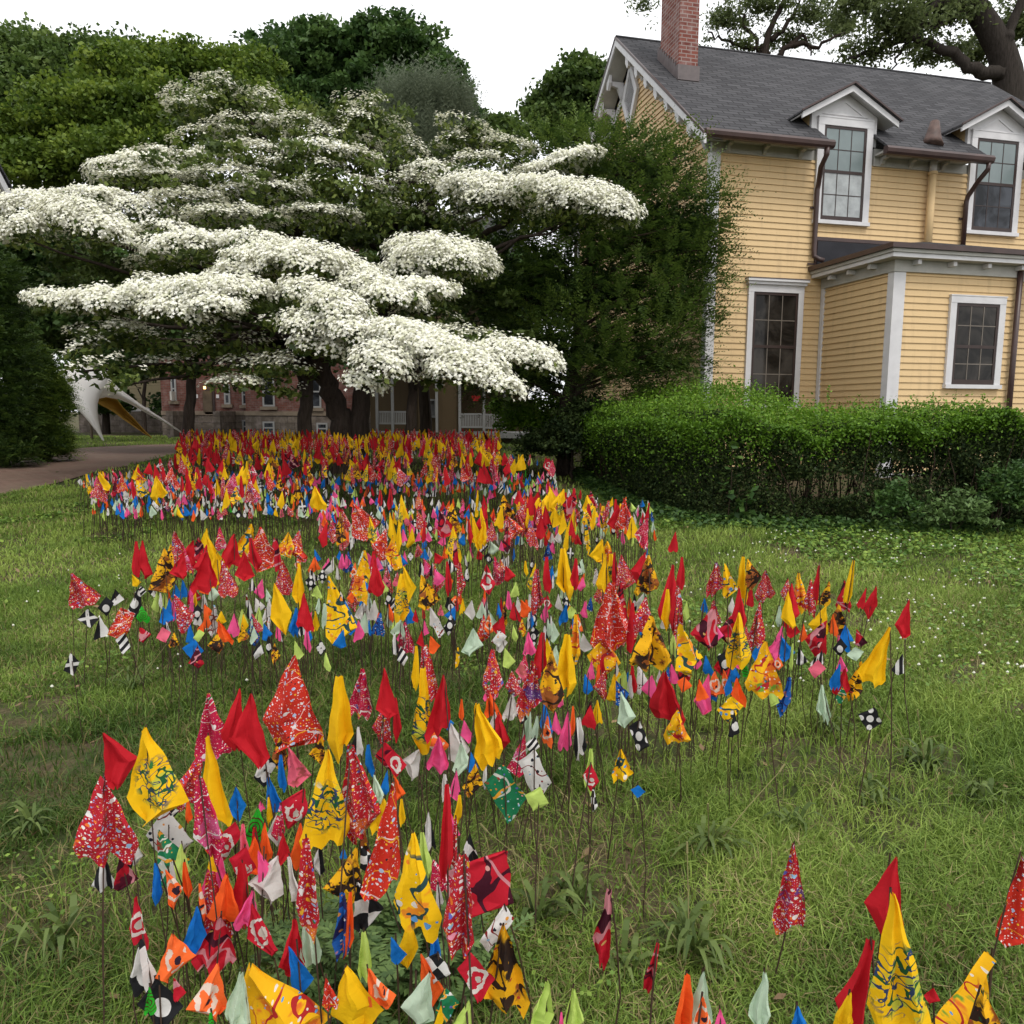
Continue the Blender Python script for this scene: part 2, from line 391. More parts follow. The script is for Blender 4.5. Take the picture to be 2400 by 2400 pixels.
def window(u0, u1, z0, z1, vf, tw, cols, rows, split, pane='glass', blinds=None, cap=False, sill=True, head=None):
    """sash window on a wall facing -v; vf = wall face; outer trim u0..u1, z0..z1"""
    head = head or tw; bot = .07
    m = MB(); f = vf-.065
    m.box(u0, u0+tw, f, vf, z0+bot, z1-head); m.box(u1-tw, u1, f, vf, z0+bot, z1-head); m.box(u0, u1, f-.004, vf, z1-head, z1)
    m.box(u0-.015, u1+.015, f-.035, vf, z0, z0+bot)
    m.box(u0-.012, u1+.012, f-.012, vf, z1, z1+.02)
    w = m.build('window', MT['white'], house)
    if cap:
        c = MB(); c.box(u0-.03, u1+.03, f-.05, vf, z1+.024, z1+.075); c.box(u0-.06, u1+.06, f-.085, vf, z1+.079, z1+.12)
        c.build('window_hood', MT['white'], w); MB().box(u0-.065, u1+.065, f-.09, vf, z1+.124, z1+.14).build('hood_flashing', MT['lead'], w)
    a0, a1, b0, b1 = u0+tw+.002, u1-tw-.002, z0+bot+.002, z1-head-.002; s = .05; zs = b0+(b1-b0)*split
    m = MB()
    m.box(a0, a0+s, vf-.055, vf-.036, b0, b1); m.box(a1-s, a1, vf-.055, vf-.036, b0, b1)
    m.box(a0+s, a1-s, vf-.055, vf-.036, b1-s, b1); m.box(a0+s, a1-s, vf-.055, vf-.036, b0, b0+.085); m.box(a0+s, a1-s, vf-.057, vf-.036, zs-.028, zs+.028)
    m.build('sash', MT['sash'], w)
    m = MB(); c0, c1 = a0+s, a1-s
    for (q0, q1) in ((b0+.085, zs-.028), (zs+.028, b1-s)):
        for i in range(1, cols): x = c0+(c1-c0)*i/cols; m.box(x-.008, x+.008, vf-.0505, vf-.0452, q0, q1)
        for j in range(1, rows): y = q0+(q1-q0)*j/rows; m.box(c0, c1, vf-.0500, vf-.0455, y-.008, y+.008)
    m.build('muntin', MT['sash'] if pane == 'glass_b' else MT['muntin'], w)
    if blinds:
        MB().box(c0, c1, vf-.0445, vf-.040, zs+.028, b1-s).build('blind', MT[blinds[0]], w)
        MB().box(c0, c1, vf-.0445, vf-.040, b0+.085, zs-.028).build('blind', MT[blinds[1]], w)
    else: MB().box(c0, c1, vf-.0445, vf-.040, b0+.085, b1-s).build('pane', MT[pane], w)
    return w
window(.82, 2.02, 1.7, 4.03, 0, .115, 3, 2, .52, 'glass', cap=True)
window(2.15, 3.36, 5.25, 7.20, 0, .135, 3, 2, .52, 'glass_b', ('blind_u', 'blind_l'))
window(5.66, 6.94, 5.25, 7.25, 0, .135, 3, 2, .52, 'glass_b', ('blind_u', 'glass_b'))
# dormers
for cu, apex, tone in ((2.74, 7.80, 0), (6.30, 7.86, 1)):
    hw = .72; ez = apex-.62; rs = .62/1.13
    m = MB(); zt = lambda du: apex-.10-abs(du)*rs
    m.prism([(cu-hw, -.012, 6.99), (cu-hw, -.012, zt(hw)), (cu, -.012, zt(0)), (cu+hw, -.012, zt(hw)), (cu+hw, -.012, 6.99)][::-1], (0, .06, 0))
    m.box(cu-hw, cu-.60, -.022, -.013, 6.75, zt(.72)-.02); m.box(cu+.60, cu+hw, -.022, -.013, 6.75, zt(.72)-.02)
    d = m.build('dormer', MT['white'], house)
    m = MB(); T = [(cu-.5, -.03, 7.27), (cu+.5, -.03, 7.27), (cu, -.03, 7.27+.5*rs)]; Ti = [(cu-.38, -.03, 7.297), (cu+.38, -.03, 7.297), (cu, -.03, 7.297+.38*rs)]
    for i in range(3): j = (i+1) % 3; m.prism([T[i], T[j], Ti[j], Ti[i]], (0, .02, 0))
    m.build('pediment_trim', MT['white'], d)
    m = MB()
    for sg in (-1, 1):
        P = [(cu, apex), (cu+sg*1.08, ez+.03), (cu+sg*1.08, ez-.005), (cu, apex-.04)]
        P = [(a, -.26, b) for a, b in P]; m.prism(P if sg < 0 else P[::-1], (0, 1.4, 0))
    m.build('dormer_roof', MT['roof'], d)
    m = MB()
    for sg in (-1, 1):
        P = [(cu, apex-.042), (cu+sg*1.05, ez+.008), (cu+sg*1.05, ez-.10), (cu, apex-.16)]
        P = [(a, -.23, b) for a, b in P]; m.prism(P if sg < 0 else P[::-1], (0, .045, 0))
        P = [(cu, apex-.046), (cu+sg*1.04, ez+.004), (cu+sg*1.04, ez-.03), (cu, apex-.09)]
        P = [(a, -.184, b) for a, b in P]; m.prism(P if sg < 0 else P[::-1], (0, 1.1, 0))
    m.build('dormer_fascia', MT['white'], d)
    m = MB()
    for sg in (-1, 1):
        P = [(cu, apex+.006), (cu+sg*1.10, ez+.032), (cu+sg*1.10, ez-.003), (cu, apex-.03)]
        P = [(a, -.285, b) for a, b in P]; m.prism(P if sg < 0 else P[::-1], (0, .024, 0))
    m.build('dormer_edge', MT['brown'], d)
    for sg in (-1, 1): MB().box(*( (cu-hw+.005, cu-hw+.05) if sg < 0 else (cu+hw-.05, cu+hw-.005)), .05, .9, 6.9, zt(hw)+.03).build('dormer_cheek', MT['yellow'], d)
# downspouts and the vent pipe
def spout(u, zt, zb, top, off=-.09, elbow=True):
    P = [(top, -.56, zt), (top, -.55, zt-.12), (top+.02*(1 if u > top else -1), -.36, zt-.28), (u, off-.03, zt-.52), (u, off, zt-.62), (u, off, zb+.1)]
    if elbow: P += [(u, off-.01, zb), (u+.08, off-.06, zb-.06), (u+.16, off-.1, zb-.09)]
    o = MB().tube(P, .048, 8).build('downspout', MT['brown'], house, True)
    for z in (zt-.95, zt-2.0): MB().box(u-.1, u+.06, -.06, -.034, z, z+.03).build('strap', MT['brown'], o)
spout(2.17, 6.47, 4.62, 2.02); spout(5.60, 6.47, 4.9, 5.62, elbow=False)
MB().tube([(4.72, -.13, 4.75), (4.72, -.13, 6.30)], .075, 10).tube([(4.72, -.13, 6.30), (4.72, -.13, 6.36)], .09, 10).build('vent_pipe', MT['yellow'], house, True)
MB().tube([(4.72, -.13, 6.365), (4.72, -.13, 6.57)], .07, 10).build('vent_pipe', MT['white'], house, True)
vz = rz(-.16); MB().tube([(4.62, -.17, vz-.06), (4.64, -.15, vz+.06), (4.67, -.13, vz+.22), (4.71, -.10, vz+.42), (4.71, -.10, vz+.44)], [.21, .165, .125, .085, .06], 12).build('roof_vent', MT['copper'], house, True)
# bay
BU0, BU1, BV = 2.46, 5.02, -2.0
MB().box(BU0+.02, BU1, BV+.02, -.004, .1, 4.2).build('bay_core', MT['offwhite'], house)
m = siding(MB(), BU0+.16, BU1, BV, .55, 4.03); siding_side(m, lambda z: BV+.1, lambda z: -.036, BU0, .55, 4.03); m.build('bay_wall', MT['yellow'], house)
MB().box(BU0-.036, BU0+.2, BV-.036, BV+.12, .4, 4.02).build('bay_corner_board', MT['white'], house)
MB().box(BU0-.05, BU0-.0, -.12, -.034, .4, 4.02).build('bay_edge_board', MT['white'], house)
MB().box(BU0-.06, BU1+.05, BV-.06, BV-.0, 4.02, 4.21).box(BU0-.06, BU0, BV+.002, -.034, 4.02, 4.21).build('bay_frieze', MT['offwhite'], house)
for i in range(4):
    u = 2.75+.72*i; MB().box(u, u+.07, BV-.20, BV-.062, 4.13, 4.205).build('bay_bracket', MT['white'], house)
for v in (-1.62, -1.05, -.5): MB().box(BU0-.2, BU0-.062, v, v+.07, 4.13, 4.205).build('bay_bracket', MT['white'], house)
def ledge(o, z0, z1): return MB().box(BU0-o, BU1+.35, BV-o, BV+.05, z0, z1).box(BU0-o, BU0+.05, BV+.052, -.036, z0, z1)
MB().box(BU0-.25, BU1+.3, BV-.25, -.06, 4.212, 4.222).build('bay_soffit', MT['offwhite'], house)
ledge(.28, 4.215, 4.285).build('bay_cornice', MT['white'], house)
ledge(.31, 4.288, 4.345).build('bay_crown', MT['offwhite'], house)
ledge(.36, 4.348, 4.43).build('bay_gutter', MT['brown'], house)
m = MB(); P0 = (BU0-.3, BV-.3, 4.42); P1 = (BU1+2.2, BV-.3, 4.42); P2 = (BU1+2.2, -.04, 4.80); P3 = (BU0-.3, -.04, 4.42); R0 = (4.15, -.75, 4.86); R1 = (4.4, -.04, 4.90)
m.poly([P0, P1, R0]); m.poly([P1, P2, R1, R0]); m.poly([P0, R0, R1, P3]); m.build('bay_roof', MT['membrane'], house)
MB().box(2.22, 4.3, -.055, -.032, 4.42, 4.93).box(2.22, U1, -.07, -.033, 4.932, 5.0).box(4.9, U1, -.058, -.032, 4.7, 4.93).build('wall_flashing', MT['brown'], house)
MB().box(2.26, 4.2, -.066, -.056, 4.43, 4.92).build('membrane_strip', MT['membrane'], house)
window(3.60, 4.78, 2.05, 3.66, BV, .13, 3, 2, .47, 'glass', head=.12)
MB().tube([(5.00, BV-.09, .6), (5.00, BV-.09, 4.2)], .05, 8).build('downspout', MT['brown'], house, True)
m = siding(MB(), 5.05, U1, BV+.35, .55, 4.03); m.build('bay_wall', MT['yellow'], house)
MB().box(5.08, 5.20, BV+.27, BV+.318, .4, 4.02).build('bay_corner_board', MT['white'], house)
MB().box(5.03, U1, BV+.36, -.01, .1, 4.2).box(5.03, U1, BV+.3, BV+.35, 4.03, 4.22).build('bay_core', MT['offwhite'], house)
# ------------------------------------------------------------------ foliage builders
def unit(v): return v/(np.linalg.norm(v, axis=-1, keepdims=True)+1e-9)
def quads(C, A, B):                                          # rhombic leaves: centre, half long axis, half short axis
    n = len(C); V = np.empty((n, 4, 3), np.float32)
    V[:, 0] = C-A; V[:, 1] = C-A*.1+B; V[:, 2] = C+A; V[:, 3] = C-A*.1-B
    return V.reshape(-1, 3)
def leaf_axes(n, l, w, up=.5, tilt=None, droop=0.0):
    N = rng.normal(size=(n, 3)); N[:, 2] = np.abs(N[:, 2])*(.6+up)+up*.4
    if tilt is not None: N += tilt
    N = unit(N); A = rng.normal(size=(n, 3)); A[:, 2] -= droop; A = unit(A-N*np.sum(A*N, 1, keepdims=True)); B = np.cross(N, A)
    s = rng.uniform(.7, 1.25, (n, 1)); return A*l*s/2, B*w*s/2
def leaf_object(name, C, l, w, mat, parent, up=.5, var=None, tilt=None, droop=0.0, kind=None):
    n = len(C); A, B = leaf_axes(n, l, w, up, tilt, droop)
    if var is None: var = rng.random(n)
    me = raw_mesh(name, quads(C, A, B), 4, np.arange(n*4), mat, var)
    return add(name, me, parent, kind)
def blob_points(blobs, n, clumps, cs, shell=.75, flat=.7):
    """leaf positions gathered in clumps over the outer part of a set of ellipsoids; returns positions and a per-clump tone"""
    B = np.array(blobs, float); wt = B[:, 3]*B[:, 4]+B[:, 3]*B[:, 5]+B[:, 4]*B[:, 5]; wt = wt/wt.sum()
    k = rng.choice(len(B), clumps, p=wt); d = unit(rng.normal(size=(clumps, 3)))
    d[:, 2] = np.where(d[:, 2] < -.35, -d[:, 2], d[:, 2])
    r = np.where(rng.random(clumps) < shell, rng.uniform(.60, 1.16, clumps), rng.uniform(.15, .7, clumps))
    cc = B[k, :3]+d*B[k, 3:6]*r[:, None]; tone = rng.uniform(0, 1, clumps); size = cs*rng.uniform(.55, 1.3, clumps)*np.clip(1.75-.85*r, .5, 1.2)
    i = rng.integers(0, clumps, n); o = unit(rng.normal(size=(n, 3)))*(rng.random((n, 1))**.4)*1.5; o[:, 2] = np.where(o[:, 2] < 0, o[:, 2]*.45, o[:, 2]); o = (o+rng.normal(size=(n, 3))*.18)*size[i][:, None]*np.array([1, 1, flat])
    return cc[i]+o, np.clip(tone[i]*.6+rng.random(n)*.4, 0, 1)
def pblob(x, y, rx, ry, Y, depth=1.0):                       # ellipsoid given on the photograph at distance Y
    c = at(x, y, Y); return (*c, px(rx, Y), px((rx+ry)/2, Y)*depth, px(ry, Y))
def limb(pts, r0, r1, wob=.05, seg=5):
    P = [np.array(p, float) for p in pts]; out = []
    for i in range(len(P)-1):
        for k in range(seg): out.append(P[i]*(1-k/seg)+P[i+1]*k/seg)
    out.append(P[-1]); n = len(out)
    # round the corners, then add a little wander
    Q = np.array(out)
    for _ in range(3): Q[1:-1] = (Q[:-2]+2*Q[1:-1]+Q[2:])/4
    Q[1:-1] += rng.normal(size=(n-2, 3))*wob
    return list(Q), list(np.linspace(r0, r1, n))

LEAF = dict(
    dogwood=leafmat('dogwood_leaf', [(0, (.024, .042, .010)), (.5, (.085, .125, .026)), (1, (.20, .245, .055))], .34, big=(.6, .3)),
    dark=leafmat('dark_maple_leaf', [(0, (.020, .050, .014)), (.5, (.056, .112, .025)), (1, (.115, .19, .048))], .35),
    mid=leafmat('maple_leaf', [(0, (.030, .058, .014)), (.5, (.085, .14, .030)), (1, (.165, .23, .055))], .36),
    lime=leafmat('young_maple_leaf', [(0, (.040, .080, .012)), (.5, (.105, .165, .022)), (1, (.23, .30, .038))], .4),
    grey=leafmat('grey_conifer_leaf', [(0, (.07, .09, .05)), (1, (.23, .27, .18))], .25),
    hemlock=leafmat('hemlock_needle', [(0, (.014, .032, .008)), (.5, (.066, .115, .020)), (1, (.17, .24, .040))], .32),
    hemtip=leafmat('hemlock_young_needle', [(0, (.05, .09, .014)), (1, (.14, .20, .035))], .25),
    cedar=leafmat('cedar_spray', [(0, (.024, .048, .012)), (.5, (.055, .10, .018)), (1, (.14, .20, .034))], .25),
    cedar_light=leafmat('light_cedar_spray', [(0, (.035, .07, .014)), (.5, (.12, .19, .030)), (1, (.26, .34, .06))], .35),
    hedge=leafmat('privet_leaf', [(0, (.012, .024, .009)), (.5, (.030, .050, .016)), (1, (.078, .11, .032))], .16, .6, (2.5, .3), .1),
    hedgetop=leafmat('privet_new_leaf', [(0, (.055, .125, .010)), (.5, (.12, .24, .018)), (1, (.22, .36, .036))], .35, .5, (2.0, .3)),
    oak=leafmat('oak_leaf', [(0, (.045, .07, .022)), (1, (.17, .21, .075))], .45),
    ivy=leafmat('ground_ivy_leaf', [(0, (.025, .060, .016)), (.6, (.055, .115, .025)), (1, (.10, .17, .035))], .2, .5),
    weed=leafmat('weed_leaf', [(0, (.055, .105, .032)), (1, (.14, .22, .065))], .2, .5),
    plantain=leafmat('plantain_leaf', [(0, (.05, .085, .018)), (1, (.12, .165, .04))], .2, .5),
)
BR = NT('dogwood_bract'); v_ = BR.attr('var')
BR.done(BR.ramp(v_, [(0, (.66, .67, .48)), (.35, (.83, .82, .70)), (1, (.90, .89, .82))]), .6, .2); BR.trans(BR.ramp(v_, [(0, (.7, .7, .5)), (1, (.9, .88, .78))]), .2)

# ------------------------------------------------------------------ flowering dogwood
DY = 14.0
dogwood = empty('dogwood_tree', at(655, 870, DY)*np.array([1, 1, 0])+np.array([0, 0, .45]), 0, 'wide flowering dogwood covered in layered creamy white bracts, standing in the flags', 'tree')
DL = np.array(dogwood.location)
# shelves of the crown: x, y, half width, half height on the photograph, distance, share of bracts (0..1), tilt (drop to the right)
SHELF = [
 (65, 400, 75, 26, 11.8, .95, .02), (165, 425, 80, 34, 11.4, 1, .22), (40, 435, 40, 25, 11.2, .8, -.3), (180, 375, 65, 14, 12.2, .8, 0), (110, 455, 80, 22, 12.4, .35, .1), (110, 372, 35, 8, 12.4, .8, 0),
 (250, 322, 80, 20, 12.6, .7, -.12), (320, 305, 70, 18, 13.0, .6, .05), (230, 345, 60, 14, 12.4, .5, -.2), (300, 350, 90, 24, 12.6, .5, 0), (265, 400, 60, 24, 12.2, .7, .1),
 (385, 185, 70, 26, 13.6, .40, -.10), (440, 172, 70, 22, 13.8, .38, .1), (490, 195, 55, 22, 13.8, .42, .25), (430, 215, 90, 26, 13.6, .35, 0), (350, 205, 40, 14, 13.2, .5, 0),
 (470, 250, 80, 24, 13.4, .5, 0), (400, 265, 70, 18, 13.2, .55, -.1), (560, 245, 70, 22, 13.4, .5, .1),
 (680, 205, 60, 24, 13.4, .36, 0), (720, 225, 50, 26, 13.4, .4, .3), (640, 225, 50, 22, 13.4, .36, -.2), (690, 255, 90, 34, 13.2, .30, 0), (620, 280, 90, 30, 13.0, .35, 0), (750, 285, 60, 26, 13.2, .42, .2),
 (875, 240, 50, 16, 13.6, .5, .2), (910, 265, 50, 18, 13.6, .5, .2), (960, 280, 50, 14, 13.4, .6, .1), (870, 275, 50, 20, 13.5, .45, 0), (1060, 312, 70, 12, 13.0, .9, -.3), (1010, 335, 50, 16, 13.0, .6, 0),
 (900, 320, 80, 24, 13.2, .5, 0), (830, 330, 60, 20, 13.0, .7, .1), (905, 358, 70, 20, 12.4, 1, .05), (930, 380, 60, 22, 12.3, .9, .1), (1030, 365, 80, 20, 12.0, .95, .1), (1110, 385, 80, 30, 11.8, 1, .12), (1150, 400, 55, 26, 11.7, 1, .15), (1080, 395, 70, 30, 11.9, .55, 0), (980, 400, 60, 30, 12.5, .5, .2),
 (380, 310, 70, 22, 12.8, .6, -.1), (480, 300, 80, 24, 12.8, .6, 0), (560, 330, 90, 26, 12.8, .45, 0), (420, 350, 90, 26, 12.6, .6, -.1), (350, 390, 80, 26, 12.2, .6, -.05), (600, 290, 60, 20, 12.8, .65, 0), (660, 300, 60, 18, 12.8, .6, .1),
 (500, 375, 90, 26, 12.4, .45, 0), (640, 370, 100, 30, 12.6, .35, 0), (770, 360, 80, 30, 12.8, .45, .1), (720, 410, 80, 26, 12.6, .3, 0), (600, 415, 80, 22, 12.3, .55, 0), (440, 420, 90, 26, 12.0, .6, 0), (860, 420, 60, 30, 12.6, .4, .3),
 (310, 440, 60, 20, 11.8, .7, 0), (360, 470, 90, 26, 11.5, .72, -.1), (300, 500, 60, 26, 11.7, .55, -.2), (470, 460, 70, 20, 11.5, .7, 0),
 (510, 490, 80, 22, 11.0, 1, -.05), (580, 500, 90, 30, 10.8, 1, .06), (660, 515, 60, 24, 10.9, .95, .2), (470, 515, 70, 18, 11.0, .95, -.1),
 (790, 480, 60, 26, 11.4, .95, .1), (840, 495, 90, 36, 11.2, 1, .08), (770, 510, 45, 22, 11.2, .9, 0), (900, 500, 45, 36, 11.5, .6, .3),
 (120, 572, 65, 18, 10.6, 1, .1), (210, 575, 80, 24, 10.5, 1, 0), (300, 565, 80, 26, 10.5, 1, -.05), (370, 555, 80, 24, 10.5, 1, -.05), (440, 550, 70, 22, 10.5, 1, 0), (330, 590, 60, 20, 10.3, .95, .1), (400, 580, 60, 22, 10.3, .8, 0), (270, 530, 40, 12, 11.0, .6, 0),
 (700, 545, 60, 22, 10.7, 1, .1), (790, 550, 70, 17, 10.7, .95, 0), (740, 565, 60, 20, 10.5, .9, .1), (830, 570, 40, 20, 11.2, .4, .2),
 (590, 560, 60, 26, 10.3, .9, .2), (640, 590, 60, 32, 10.1, 1, .2), (580, 620, 50, 26, 10.1, .9, .1), (670, 630, 60, 26, 10.0, .9, .2), (610, 660, 60, 24, 10.2, .7, .2), (520, 610, 40, 22, 10.5, .4, 0),
 (200, 625, 70, 18, 10.6, .5, -.1), (160, 660, 45, 18, 10.5, .45, -.4), (250, 640, 70, 22, 10.8, .35, -.1), (190, 700, 50, 18, 10.4, .35, -.5), (235, 720, 40, 15, 10.2, .3, -.5), (330, 650, 80, 26, 11.0, .3, 0), (150, 695, 30, 12, 10.2, .4, -.6), (370, 690, 80, 24, 11.2, .25, 0), (300, 690, 60, 18, 11.0, .3, 0),
 (450, 650, 80, 30, 11.0, .25, 0), (480, 700, 70, 26, 10.8, .35, .1), (540, 695, 60, 26, 10.6, .45, .1), (440, 725, 55, 14, 10.6, .6, 0), (530, 735, 50, 12, 10.8, .3, 0), (400, 615, 60, 24, 11.0, .35, 0),
 (760, 640, 70, 26, 10.0, 1, .15), (830, 665, 80, 26, 9.9, 1, .18), (720, 690, 55, 34, 9.7, 1, .15), (745, 670, 50, 26, 9.9, .9, .1), (780, 625, 60, 16, 10.2, .8, .2), (890, 690, 70, 26, 9.8, 1, .25), (690, 725, 40, 20, 9.8, .8, .2), (860, 705, 55, 26, 9.7, .95, .15), (940, 725, 50, 20, 9.7, .95, .3), (970, 670, 80, 22, 10.2, .85, .1), (1015, 685, 45, 20, 10.1, .9, .2), (880, 635, 80, 16, 10.6, .5, .1), (820, 720, 45, 18, 9.9, .5, 0), (900, 640, 60, 16, 10.8, .4, .1), (800, 600, 70, 24, 10.9, .3, .1),
]
LC = []; LT = []; FC = []; FN = []
SHELF = [(x, y, hw, hh, Y-1.3*min(1, max(0, (13-Y)/3.3)), share, tl) for (x, y, hw, hh, Y, share, tl) in SHELF]   # the lower shelves reach well forward
for (x, y, hw, hh, Y, share, tl) in SHELF:
    c = at(x, y, Y); a = px(hw, Y); b = a*.75; h = px(hh, Y)
    nl = int(150*a*b*3.0+160*a)
    q = unit(rng.normal(size=(nl, 3))); r = rng.uniform(0, 1, (nl, 1))**.4
    q = q*r; q[:, 2] = np.where(q[:, 2] > .35, q[:, 2]*.6, q[:, 2]); edge = np.clip(np.hypot(q[:, 0], q[:, 1]), 0, 1.2)
    P = np.stack([q[:, 0]*a*1.02, q[:, 1]*b, q[:, 2]*h*.95-h*.25-q[:, 0]*a*tl], 1)
    P += .05*np.sin(P*9+np.array([x, y, Y]))+rng.normal(size=P.shape)*.03
    LC.append(c+P); LT.append(rng.random(nl))
    area = math.pi*a*b+2.4*a*h
    hb_ = h*(1.2 if share > .8 else 1.0)
    nf = int(area*(3000 if share > .75 else 2300*share**1.35))
    ph = rng.uniform(0, 2*math.pi, nf); zz = rng.uniform(-.45, 1, nf) if share > .6 else rng.uniform(.12, 1, nf)
    if share > .6: zz = np.where((zz < -.1) & (rng.random(nf) < .5), -zz, zz)
    rr = np.sqrt(np.clip(1-np.clip(zz, -1, 1)**2, 0, 1))
    q = np.stack([rr*np.cos(ph), rr*np.sin(ph), zz], 1)
    lump = 1+.13*np.sin(ph*5+x)*np.sin(zz*5+y)+.10*np.sin(ph*9+y)
    P = np.stack([q[:, 0]*a*lump, q[:, 1]*b*lump, q[:, 2]*hb_*lump-q[:, 0]*a*tl], 1)+rng.normal(size=(nf, 3))*.022
    keep = np.sin(P[:, 0]*5.1+x)*np.sin(P[:, 1]*4.3+y)*np.sin(P[:, 2]*6+Y) < (-.55+1.5*share)
    if share >= .8: keep[:] = True
    P = P[keep]; q = q[keep]
    FC.append(c+P); FN.append(unit(q*np.array([.7, .7, .6])+(np.array([0, -.25, .5]) if share > .6 else np.array([0, 0, 1.1]))))
# inner and rear leaves, the lower ones darkened to paint in shade
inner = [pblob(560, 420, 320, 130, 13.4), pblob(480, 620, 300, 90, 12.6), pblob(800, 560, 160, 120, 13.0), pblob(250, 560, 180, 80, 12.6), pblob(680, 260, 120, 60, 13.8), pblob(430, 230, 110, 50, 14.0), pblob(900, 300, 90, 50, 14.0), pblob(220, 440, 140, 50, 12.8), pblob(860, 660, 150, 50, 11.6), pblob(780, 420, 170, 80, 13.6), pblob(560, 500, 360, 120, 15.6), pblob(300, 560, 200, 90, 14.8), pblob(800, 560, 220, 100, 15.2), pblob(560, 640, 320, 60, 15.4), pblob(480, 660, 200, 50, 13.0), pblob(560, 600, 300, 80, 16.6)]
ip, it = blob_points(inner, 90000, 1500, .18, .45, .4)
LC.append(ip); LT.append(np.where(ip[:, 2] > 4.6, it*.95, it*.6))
LC = np.concatenate(LC); LT = np.concatenate(LT)
leaf_object('crown', LC-DL, .105, .055, LEAF['dogwood'], dogwood, .5, LT, droop=.6)
FC = np.concatenate(FC)-DL; FN = np.concatenate(FN); n = len(FC)
FN = unit(FN+rng.normal(size=(n, 3))*.22)
A = rng.normal(size=(n, 3)); A = unit(A-FN*np.sum(A*FN, 1, keepdims=True)); Bv = np.cross(FN, A)
s = rng.uniform(.019, .031, (n, 1)); q = .52; print('bracts', n)
Vq = np.empty((n, 2, 4, 3), np.float32)
Vq[:, 0, 0] = FC-A*s; Vq[:, 0, 1] = FC+Bv*s*q; Vq[:, 0, 2] = FC+A*s; Vq[:, 0, 3] = FC-Bv*s*q
F2 = FC+FN*.004
Vq[:, 1, 0] = F2-Bv*s; Vq[:, 1, 1] = F2-A*s*q; Vq[:, 1, 2] = F2+Bv*s; Vq[:, 1, 3] = F2+A*s*q
fv = np.repeat(rng.random(n), 2)
add('blossom', raw_mesh('blossom', Vq.reshape(-1, 3), 4, np.arange(n*8), BR.m, fv), dogwood)
# trunk and limbs
tb = MB(); L0 = DL
def lp(x, y, Y): return at(x, y, Y)-L0
base = np.array([0, 0, -.1])
main = [base, lp(652, 830, DY), lp(640, 770, DY), lp(612, 715, 13.6), lp(590, 640, 13.4), lp(575, 520, 13.4), lp(560, 400, 13.5), lp(540, 300, 13.6)]
second = [base+np.array([.18, .1, 0]), lp(678, 820, DY), lp(680, 750, 14), lp(700, 640, 13.8), lp(735, 520, 13.6), lp(720, 420, 13.5), lp(700, 330, 13.5), lp(690, 240, 13.5)]
P, R = limb(main, .34, .05, .02); tb.tube(P, [max(.05, .25*(1-i/(len(P)-1))**1.05+.02) + (.06 if i < 2 else 0) for i in range(len(P))], 10)
P2, R2 = limb(second, .30, .05, .02); tb.tube(P2, [max(.05, .19*(1-i/(len(P2)-1))**.95+.02) + (.06 if i < 2 else 0) for i in range(len(P2))], 10)
tb.build('trunk', MT['bark'], dogwood, True)
lb = MB(); nodes = P[6:]+P2[6:]
for (x, y, hw, hh, Y, share, tl) in SHELF[::2]:
    e = lp(x, y+hh*.5, Y); cand = [n for n in nodes if n[2] > 2.3]
    st = min(cand, key=lambda n: np.linalg.norm(n-e)+.8*abs(e[2]-.7-n[2]))
    mid = st*.45+e*.55+np.array([0, 0, -.12]); q, r = limb([st, mid, e], .055, .012, .03, 4); lb.tube(q, r, 5)
for a, b, c in ((lp(600, 690, 13.6), lp(500, 650, 12.8), lp(330, 610, 11.8)), (lp(612, 715, 13.8), lp(540, 680, 12.6), lp(450, 650, 11.4)), (lp(700, 640, 13.8), lp(790, 640, 12.2), lp(880, 670, 10.6)), (lp(735, 520, 13.6), lp(850, 470, 13), lp(1000, 390, 12.4)), (lp(575, 520, 13.4), lp(400, 480, 12.6), lp(190, 420, 12)), (lp(720, 420, 13.5), lp(760, 380, 13.4), lp(745, 300, 13.4)), (lp(735, 520, 13.6), lp(770, 440, 13), lp(850, 330, 13.3))):
    q, r = limb([a, b, c], .10, .03, .04, 6); lb.tube(q, r, 6)
lb.build('limb', MT['bark'], dogwood, True)

